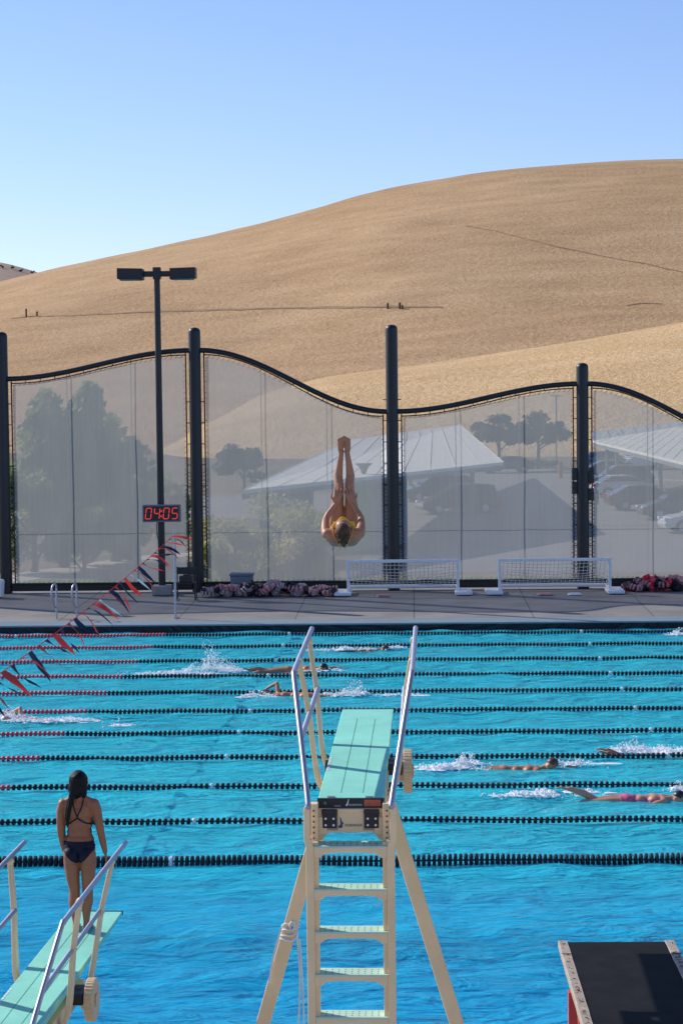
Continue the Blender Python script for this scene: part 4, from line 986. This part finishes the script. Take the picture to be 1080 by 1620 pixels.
# ------------------------------------------------------------------ swimmers and splashes
def splash(px, py, lx, ly, h, n, label, seed, jets=()):
    rnd = random.Random(seed); p = at_z(px, py, .02); b = MB()
    cl = [(rnd.gauss(0, .38), rnd.gauss(0, .3), rnd.random()) for _ in range(max(4, n//14))]
    def uv(sp):
        c = cl[rnd.randrange(len(cl))] if rnd.random() < .8 else (rnd.gauss(0, .4), rnd.gauss(0, .35), .5)
        return c[0]+rnd.gauss(0, sp), c[1]+rnd.gauss(0, sp), c[2]
    for k in range(n*4):
        u, v, hc = uv(.07); q = max(0, 1-abs(u)); z = rnd.random()**2.4*h*q*(.3+.7*hc)
        r = rnd.uniform(.004, .013)*(1.3 if z < .05 else .8)
        b.ball((u*lx, v*ly, z), r, 6, 4, (rnd.uniform(.8, 1.9), rnd.uniform(.8, 1.5), rnd.uniform(.6, 1.6)))
    for k in range(n//2):
        u, v, hc = uv(.10); s = rnd.uniform(.015, .065)*(.5+.7*hc)
        b.ball((u*lx, v*ly, .010), s, 8, 4, (rnd.uniform(1, 2.8), rnd.uniform(.5, 1.0), .16))
    for jx, jh in jets:
        for k in range(60):
            t = rnd.random(); b.ball((jx+rnd.gauss(0, .05)*(1+t), rnd.gauss(0, .06), t*jh), rnd.uniform(.006, .022)*(1.2-t*.7), 6, 4, (1, 1, rnd.uniform(.9, 2)))
    o = b.build('splash', 'foam', smooth=True, loc=p); return tag(o, label, 'splash', 'white water round the swimmers', 'stuff')

def swimmer(px, py, head_dir, label, skin='skin', cap='cap', suit=None, scale=1., arm='crawl', legs='flat', roll=0., depth=-.05, yaw=0., lift_head=0.):
    """prone swimmer: local +X is the heading; origin at the chest on the waterline"""
    p = at_z(px, py, 0.)
    root = thing('person', label, 'person', (p.x, p.y, depth-.05), (0 if head_dir > 0 else math.pi)+yaw); root.scale = (scale,)*3
    b = MB()
    chain(b, [((-.42, -.07, .02), .10), ((-.42, .07, .02), .10)]); chain(b, [((-.22, -.05, .03), .088), ((-.22, .05, .03), .088)]); chain(b, [((-.02, -.085, .03), .095), ((-.02, .085, .03), .095)]); chain(b, [((.10, -.12, .03), .075), ((.10, .12, .03), .075)])
    chain(b, [((-.42, 0, .02), .105), ((-.22, 0, .03), .092), ((-.02, 0, .03), .10), ((.10, 0, .03), .085)], flat=((0, 0, 1), .9))
    for s in (-1, 1):
        lift = {'flat': (.0, .04 if s > 0 else -.06), 'kick': (-.02, .25 if s > 0 else .22), 'foot': (.02, .20 if s > 0 else -.05)}[legs]
        chain(b, [((-.46, s*.075, .02), .088), ((-.66, s*.07, .02+lift[0]*.5), .070), ((-.86, s*.06, .0+lift[0]), .052), ((-1.05, s*.055, (lift[0]+lift[1])/2+.02), .056), ((-1.26, s*.05, lift[1]), .036)])
        chain(b, [((-1.25, s*.05, lift[1]-.02), .036), ((-1.38, s*.045, lift[1]+.02), .030), ((-1.45, s*.045, lift[1]+.01), .018)], flat=((0, 0, 1), .6))
        for q in range(5): cone(b, (-1.44, s*.045+(q-2)*.013, lift[1]+.01), .009, (-1.475, s*.045+(q-2)*.014, lift[1]+.008), .008, n=6)
    hc = Vector((.34, 0, .07+lift_head)); cone(b, (.14, 0, .04), .055, (.28, 0, .055+lift_head*.8), .05); face(b, hc, (.45, -.75, -.35), (1, 0, .25))
    def limb(s, el, wr, td):
        chain(b, [((.11, s*.16, .04), .055), (Vector((.11, s*.16, .04)).lerp(Vector(el), .5), .046), (el, .038), (Vector(el).lerp(Vector(wr), .4), .036), (wr, .024)]); hand(b, wr, td, (0, 0, -1), s, .17, .3, .08)
    if arm == 'crawl': limb(1, (.36, .22, -.02), (.60, .20, -.06), (1, -.05, -.1)); limb(-1, (.14, -.30, .26), (.36, -.34, .14), (.9, 0, -.6))
    elif arm == 'fly': limb(1, (.36, .26, .0), (.60, .24, -.05), (1, -.05, -.1)); limb(-1, (.36, -.26, .0), (.60, -.24, -.05), (1, .05, -.1))
    else: limb(1, (.38, .2, .02), (.62, .18, .06), (1, 0, .1)); limb(-1, (-.12, -.24, -.02), (-.34, -.2, .0), (-1, 0, 0))
    body = fuse(b, 'body', skin, .013, 4, root)
    hb = MB(); hb.ball(hc+Vector((.022, .012, .018)), .106, 18, 12, (.92, .84, .82)); hb.build('swim_cap', cap, root, smooth=True)
    if suit:
        garment(body, 'swimsuit', suit, lambda c: (-.52 < c.x < -.30 and abs(c.y) < .2) or (-.52 < c.x < .06 and c.z < .09+.02*math.sin(c.x*9) and abs(c.y) < .17), .006, root)
    return root
swimmer(585, 1027.5, 1, 'farthest swimmer between the handrail tops with arm stretched toward the right', 'skin', 'cap_br', arm='glide', depth=-.02)
splash(545, 1028, .9, .3, .14, 140, 'low white water trailing the farthest swimmer', 1)
splash(625, 1025, .5, .25, .08, 50, 'small splash ahead of the farthest swimmer arm', 22)
swimmer(486, 1061, 1, 'swimmer with dark cap raised behind the left handrail', 'skin', 'cap', arm='glide', depth=.04)
splash(508, 1061, .5, .25, .1, 60, 'small splash beside the dark capped swimmer behind the left handrail', 2)
splash(338, 1061, .75, .45, .55, 420, 'tallest burst of white spray thrown up near the third lane from far side', 3, jets=((-.1, .75),))
splash(272, 1066, 1.3, .35, .12, 190, 'long low trail of foam left of the tallest spray', 4)
swimmer(352, 1066, -1, 'swimmer hidden in the tallest burst of spray with only feet and back showing', 'skin', 'cap', arm='fly', legs='flat', depth=-.19)
swimmer(448, 1101, -1, 'swimmer showing a tanned back just left of the tall stand handrail', 'skin', 'cap', arm='crawl', depth=.01)
splash(405, 1102, .5, .3, .13, 120, 'foam round the head of the swimmer left of the handrail', 5)
splash(548, 1099, .6, .3, .2, 130, 'kick splash between the two handrails behind the mint board', 6, jets=((.2, .3),))
splash(625, 1100, .6, .3, .06, 50, 'thin foam under the right handrail', 23)
swimmer(40, 1139, -1, 'swimmer at the far left edge leaving a long foamy wake', 'skin_lt', 'f_white', arm='crawl', depth=-.03)
splash(15, 1136, .5, .3, .25, 160, 'spray round the head of the swimmer at the far left edge', 7)
splash(90, 1141, 1.2, .35, .12, 220, 'foamy wake behind the swimmer at the far left edge', 8)
splash(190, 1148, .4, .2, .05, 30, 'small patch of foam right of the left wake', 24)
swimmer(838, 1216, 1, 'swimmer with a brown cap above water in the lane right of the tall stand', 'skin', 'cap_br', suit=None, arm='glide', depth=-.015, yaw=-.05, lift_head=.07)
splash(700, 1216, .75, .35, .14, 220, 'kick foam between the wheel and the brown capped swimmer', 9)
splash(738, 1210, .45, .3, .24, 120, 'spray at the feet of the brown capped swimmer', 10)
splash(905, 1210, .5, .25, .14, 90, 'small splash ahead of the brown capped swimmer', 11)
swimmer(1082, 1196, 1, 'swimmer at the right edge kicking both feet up out of the water', 'skin', 'cap', suit='navy_suit', arm='fly', legs='kick', depth=-.10)
splash(1000, 1189, .55, .3, .33, 210, 'spray around the raised legs of the swimmer at the right edge', 12)
splash(1055, 1190, .75, .3, .16, 170, 'low foam over the back of the swimmer at the right edge', 13)
swimmer(1035, 1266, 1, 'swimmer in a pink suit and dark cap at the right edge with one foot raised', 'skin_lt', 'cap', suit='pink_suit', arm='glide', legs='foot', depth=.02)
splash(835, 1258, .75, .3, .12, 170, 'patch of foam left behind the pink suited swimmer', 14)
splash(925, 1256, .4, .25, .08, 50, 'small foam at the raised foot of the pink suited swimmer', 25)
splash(1070, 1250, .3, .25, .2, 70, 'spray by the head of the pink suited swimmer', 15)
splash(1074, 1004, .4, .25, .25, 90, 'small splash by the far wall at the right edge', 16)

# ------------------------------------------------------------------ behind the fence
def leafcrown(b, c, rad, n, size, seed, clumps=18):
    rnd = random.Random(seed); cl = []
    for k in range(clumps):
        v = Vector((rnd.gauss(0, 1), rnd.gauss(0, 1), rnd.gauss(0, 1))).normalized()*rnd.uniform(.35, .95); cl.append((Vector((v.x*rad[0], v.y*rad[1], v.z*rad[2])), rnd.uniform(.22, .42)))
    for k in range(n):
        cc, cr = cl[k % clumps]; v = Vector((rnd.gauss(0, 1), rnd.gauss(0, 1), rnd.gauss(0, 1))).normalized()*cr*rnd.random()**.4
        p = Vector(c)+cc+Vector((v.x*rad[0], v.y*rad[1], v.z*rad[2]))
        t = Vector((rnd.gauss(0, 1), rnd.gauss(0, 1), rnd.gauss(0, 1))).normalized(); u = t.orthogonal().normalized(); w_ = t.cross(u); s = size*rnd.uniform(.6, 1.3)
        b.quad(p-u*s, p-w_*s*.55, p+u*s, p+w_*s*.55)
def tree(px, pytop, D, wpx, label, leaf, name='tree', n=2600, size=.14, trunk_h=.35, seed=1, group='trees beyond the fence'):
    t = at_y(px, pytop, D); W = wpx*D/F; H_ = t.z-ZG
    root = thing(name, label, 'tree' if name == 'tree' else 'shrub', (t.x, D, ZG), 0, group)
    ch = H_*(1-trunk_h); b = MB(); leafcrown(b, (0, 0, H_-ch/2), (W/2, W/2, ch/2), n, size, seed); b.build('crown', leaf, root)
    b = MB(); rnd = random.Random(seed); b.tube([(0, 0, -.1), (.05, 0, H_*trunk_h), (.0, .05, H_*.75)], [H_*.035, H_*.026, H_*.01], 8)
    for k in range(5):
        a = rnd.random()*6.28; z0 = H_*(trunk_h*.8+.06*k); b.tube([(0, 0, z0), (math.cos(a)*W*.18, math.sin(a)*W*.18, z0+H_*.14), (math.cos(a)*W*.36, math.sin(a)*W*.36, z0+H_*.22)], [H_*.016, H_*.010, H_*.004], 6)
    b.build('trunk', 'bark', root, smooth=True)
tree(95, 612, 84, 170, 'largest leafy olive green tree behind the leftmost mesh screen', 'leaf_olive', n=9000, size=.19, trunk_h=.06, seed=11)
tree(178, 600, 87, 130, 'tall olive green tree just right of the largest one behind the left screen', 'leaf_olive', n=7000, size=.19, trunk_h=.06, seed=17)
tree(50, 700, 82, 150, 'low broad olive shrub at the foot of the largest tree', 'leaf_olive', name='shrub', n=4000, size=.16, trunk_h=.05, seed=18, group='shrubs beyond the fence')
tree(215, 735, 83, 130, 'broad green shrub left of the lamp pole behind the screen', 'leaf_olive', name='shrub', n=4000, size=.15, trunk_h=.05, seed=19, group='shrubs beyond the fence')
tree(272, 752, 84, 78, 'low green shrub right of the lamp pole behind the screen', 'leaf_olive', name='shrub', n=2000, size=.14, trunk_h=.05, seed=12, group='shrubs beyond the fence')
tree(130, 790, 81, 150, 'low dark green shrub under the middle of the left screen', 'leaf_olive', name='shrub', n=3000, size=.14, trunk_h=.05, seed=41, group='shrubs beyond the fence')
tree(385, 698, 150, 92, 'dark round tree behind the second mesh screen', 'leaf_dark', n=2600, size=.18, trunk_h=.18, seed=13)
tree(788, 656, 180, 90, 'left one of the two dark umbrella shaped trees above the parking lot', 'leaf_dark', n=2800, size=.2, trunk_h=.42, seed=14)
tree(850, 654, 184, 96, 'right one of the two dark umbrella shaped trees above the parking lot', 'leaf_dark', n=2800, size=.2, trunk_h=.42, seed=15)
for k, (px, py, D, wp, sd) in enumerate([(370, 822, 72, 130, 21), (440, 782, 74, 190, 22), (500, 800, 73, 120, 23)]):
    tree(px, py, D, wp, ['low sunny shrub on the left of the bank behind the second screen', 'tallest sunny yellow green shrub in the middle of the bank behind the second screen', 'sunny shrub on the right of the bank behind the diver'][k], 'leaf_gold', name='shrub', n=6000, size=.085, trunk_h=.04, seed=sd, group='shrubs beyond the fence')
for k, (px, D, wp) in enumerate([(800, 186, 60), (850, 188, 70)]):
    tree(px, 727, D, wp, ['left clipped hedge under the umbrella shaped trees', 'right clipped hedge under the umbrella shaped trees'][k], 'leaf_hedge', name='hedge', n=900, size=.14, trunk_h=.1, seed=31+k, group='hedges at the parking lot end')
for k, (px, py) in enumerate([(3, 421), (20, 423), (33, 427), (52, 430)]):
    p = on_hill(px, py+2.5, bv3)
    if p:
        b = MB(); leafcrown(b, (0, 0, 1.0), (1.7, 1.7, 1.3), 120, .45, k, 6); o = b.build('bush', 'leaf_dark', loc=p); tag(o, 'tiny dark bush on the crest of the far hill at left', 'bush', 'tiny bushes on the far hill crest')

def canopy(name, label, cs, seams, m, wall=False):
    c = sum(cs, Vector())/4; root = thing(name, label, 'canopy' if name == 'carport' else 'building', (c.x, c.y, ZG)); O = Vector((c.x, c.y, ZG))
    A, B, C_, D_ = [q-O for q in cs]; b = MB(); th = Vector((0, 0, -.16)); b.add([A, B, C_, D_, A+th, B+th, C_+th, D_+th], [(0, 1, 2, 3), (4, 5, 6, 7), (0, 1, 5, 4), (1, 2, 6, 5), (2, 3, 7, 6), (3, 0, 4, 7)]); rf = b.build('roof', m, root)
    b = MB()
    for k in range(seams+1):
        u = k/seams; p, q = A.lerp(D_, u), B.lerp(C_, u); b.bar(p+Vector((0, 0, .008)), q+Vector((0, 0, .008)), .03, .016)
    b.build('seam', m, rf)
    for u in (.12, .5, .88):
        for v in (.15, .8):
            p = A.lerp(D_, u).lerp(B.lerp(C_, u), v); b = MB(); b.tube([(p.x, p.y, 0), (p.x, p.y, p.z-.15)], .13, 8); b.build('column', 'wall_grey', root)
    b = MB(); b.bar(A+Vector((0, 0, -.26)), D_+Vector((0, 0, -.26)), .12, .2); b.build('eave_beam', 'wall_grey', root)
    if wall:
        for u0, u1, m_, h in ((.03, .20, 'wall_grey', 1), (.30, .42, 'green_panel', 1), (.42, .56, 'wall_grey', 1)):
            p, q = A.lerp(D_, u0).lerp(B.lerp(C_, u0), .05), A.lerp(D_, u1).lerp(B.lerp(C_, u1), .05)
            b = MB(); b.bar((p.x, p.y, (p.z-.3)/2), (q.x, q.y, (p.z-.3)/2), .15, p.z-.32); b.build('wall_panel', m_, root)
    return root
def atD(px, py, z):
    return at_z(px, py, z)
canopy('pavilion', 'open sided pavilion with a pale metal seam roof behind the diver', [atD(385, 775, 2.3), atD(553, 696, 3.2), atD(727, 672, 3.3), atD(796, 731, 2.5)], 9, 'metal_roof', True)
canopy('carport', 'long pale parking canopy on columns behind the rightmost mesh screen', [atD(937, 697, 2.5), atD(937, 683, 3.0), atD(1190, 656, 3.2), atD(1190, 757, 2.3)], 16, 'solar')
def flared_lamp():
    p = g(575, 872); p.y = 92; q = at_y(575, 733, 92); b = MB(); root = thing('garden_lamp', 'pale park lamp with flared cone top seen through the screen beside the diver', 'lamp', (q.x, 92, ZG)); h = q.z-ZG
    b.tube([(0, 0, 0), (0, 0, h-.38)], .09, 8); b.build('pole', 'wall_grey', root, smooth=True)
    b = MB(); b.tube([(0, 0, h-.42), (0, 0, h-.25), (0, 0, h-.1), (0, 0, h-.02), (0, 0, h)], [.11, .17, .28, .40, .40], 14); b.build('lamp_shade', 'wall_grey', root, smooth=True)
flared_lamp()
q = at_y(879, 626, 195); b = MB(); b.tube([(0, 0, 0), (0, 0, q.z-ZG)], .07, 6); b.bar((-.5, 0, q.z-ZG), (.5, 0, q.z-ZG), .14, .1); tag(b.build('street_lamp', 'wall_grey', loc=(q.x, 195, ZG)), 'thin tall lot lamp with a short crossbar near the umbrella shaped trees', 'street lamp')
q = at_y(886, 730, 165); b = MB(); b.tube([(0, 0, 0), (0, 0, q.z-ZG), (0, 0, q.z-ZG+.05)], [.16, .16, .05], 8); tag(b.build('bollard', 'label_orange', loc=(q.x, 165, ZG)), 'short orange bollard left of the fourth fence post beyond the screen', 'bollard')
q = at_y(109, 820, 88); root = thing('sign', 'small pale sign on a post behind the leftmost screen', 'sign', (q.x, 88, ZG)); b = MB(); b.box((0, 0, q.z-ZG), (.24, .03, .32)); b.box((0, 0, q.z-ZG+.22), (.18, .03, .1)); b.build('plate', 'sign_face', root); b = MB(); b.tube([(0, .03, 0), (0, .03, q.z-ZG)], .03, 6); b.build('post', 'wall_grey', root)

def car(px, py, front_left, paint, label, kind='sedan', yaw=0.):
    p = g(px, py); root = thing('parked_car', label, 'car', (p.x, p.y, ZG+.004), (math.pi if front_left else 0)+yaw, 'cars parked beyond the fence')
    Lc = 4.6 if kind == 'sedan' else 4.7; hh = 1.0 if kind == 'sedan' else 1.15; top = 1.45 if kind == 'sedan' else 1.72
    # lower body with wheel arches, local +X front
    def arch(cx, r=.36): return [(cx+r*math.cos(a), .33+r*math.sin(a)) for a in np.linspace(math.pi, 0, 9)]
    low = [(-Lc/2, .45), (-Lc/2+.05, .28)]+[(x, z) for x, z in arch(-1.38)]+[(x, z) for x, z in arch(1.40)]+[(Lc/2-.06, .26), (Lc/2, .45), (Lc/2-.04, .68), (Lc/2-.35, .80), (.95, hh-.02), (-1.5, hh), (-Lc/2+.1, hh-.02), (-Lc/2, .75)]
    b = MB(); b.prism(low, 'y', -.88, .88); body = b.build('body', paint, root, bevel=.05)
    cab = ([(-1.95, hh-.02), (-1.15, top-.02), (-.1, top), (.35, top-.06), (1.15, hh-.03)] if kind == 'sedan' else [(-2.15, hh-.02), (-1.95, top-.08), (-.2, top), (.35, top-.06), (1.15, hh-.03)])
    b = MB(); vs = []
    for y, k in ((-.82, 1), (.82, 1)):
        for x, z in cab: vs.append((x, y*(1-.16*(z-hh)/(top-hh)), z))
    n = len(cab); b.add(vs, [tuple(range(n))[::-1], tuple(range(n, 2*n))]+[(i, i+1, n+i+1, n+i) for i in range(n-1)]); cb = b.build('cabin', paint, root, bevel=.03)
    for s in (-1, 1):
        b = MB(); ins = []
        cx = sum(x for x, _ in cab)/n; cz = sum(z for _, z in cab)/n
        pts = [(cx+(x-cx)*.86, hh+.04+(max(z, hh+.02)-hh)*.74) for x, z in cab]
        b.add([(x, s*(.82*(1-.16*(z-hh)/(top-hh))+.012), z) for x, z in pts], [tuple(range(n))]); b.build('side_window', 'glass', cb)
    for (xa, za), (xb, zb), nm in ((cab[-1], cab[-2], 'windshield'), (cab[0], cab[1], 'rear_window')):
        b = MB(); o = Vector((.012 if nm == 'windshield' else -.012, 0, .012)); A = Vector((xa, 0, za)); Bv = Vector((xb, 0, zb))
        a_, c_ = A.lerp(Bv, .12), A.lerp(Bv, .9); b.quad(a_+o+Vector((0, -.72, 0)), a_+o+Vector((0, .72, 0)), c_+o+Vector((0, .62, 0)), c_+o+Vector((0, -.62, 0))); b.build(nm, 'glass', cb)
    for x in (-1.38, 1.40):
        for s in (-1, 1):
            b = MB(); b.tube([(x, s*.68, .33), (x, s*.71, .33), (x, s*.86, .33), (x, s*.89, .33)], [.30, .33, .33, .30], 18); wl = b.build('wheel', 'tyre', root, smooth=True)
            b = MB(); b.tube([(x, s*.87, .33), (x, s*.897, .33)], [.22, .20], 14); b.build('rim', 'rim', wl)
    for s in (-1, 1):
        b = MB(); b.box((Lc/2-.10, s*.66, .70), (.24, .36, .14)); b.build('headlight', 'headlight', root, bevel=.03)
        b = MB(); b.box((-Lc/2+.06, s*.68, .84), (.2, .34, .18)); b.build('tail_light', 'taillight', root, bevel=.03)
car(990, 786, False, 'car_silver', 'silver sedan parked tail out with red tail lights behind the right screen', yaw=.12)
car(1020, 806, False, 'car_maroon', 'dark maroon sedan parked in front of the silver sedan', yaw=.12)
car(1078, 821, True, 'car_forest', 'dark green car with a bright headlight at the right of the row', 'suv', yaw=.1)
car(1118, 842, True, 'car_white', 'white car cut by the right edge, nearest in the row', yaw=.1)
car(978, 774, True, 'car_charcoal', 'charcoal car nose out right of the fourth fence post', 'suv', yaw=.12)
car(955, 757, True, 'car_charcoal', 'dark car nose out beyond the charcoal one, under the canopy edge', yaw=.12)
car(960, 744, False, 'car_blue', 'distant blue grey van above the row of cars', 'suv', yaw=.3)
car(1012, 743, True, 'car_white', 'distant white vehicle under the canopy', 'suv', yaw=.3)
car(800, 748, True, 'car_charcoal', 'distant dark car half hidden behind the pavilion roof corner', yaw=.2)
car(725, 812, True, 'car_maroon', 'reddish dark car in the shade under the pavilion', 'suv', yaw=.25)
car(690, 792, True, 'car_charcoal', 'dark grey car in the shade under the pavilion roof', 'suv', yaw=.25)
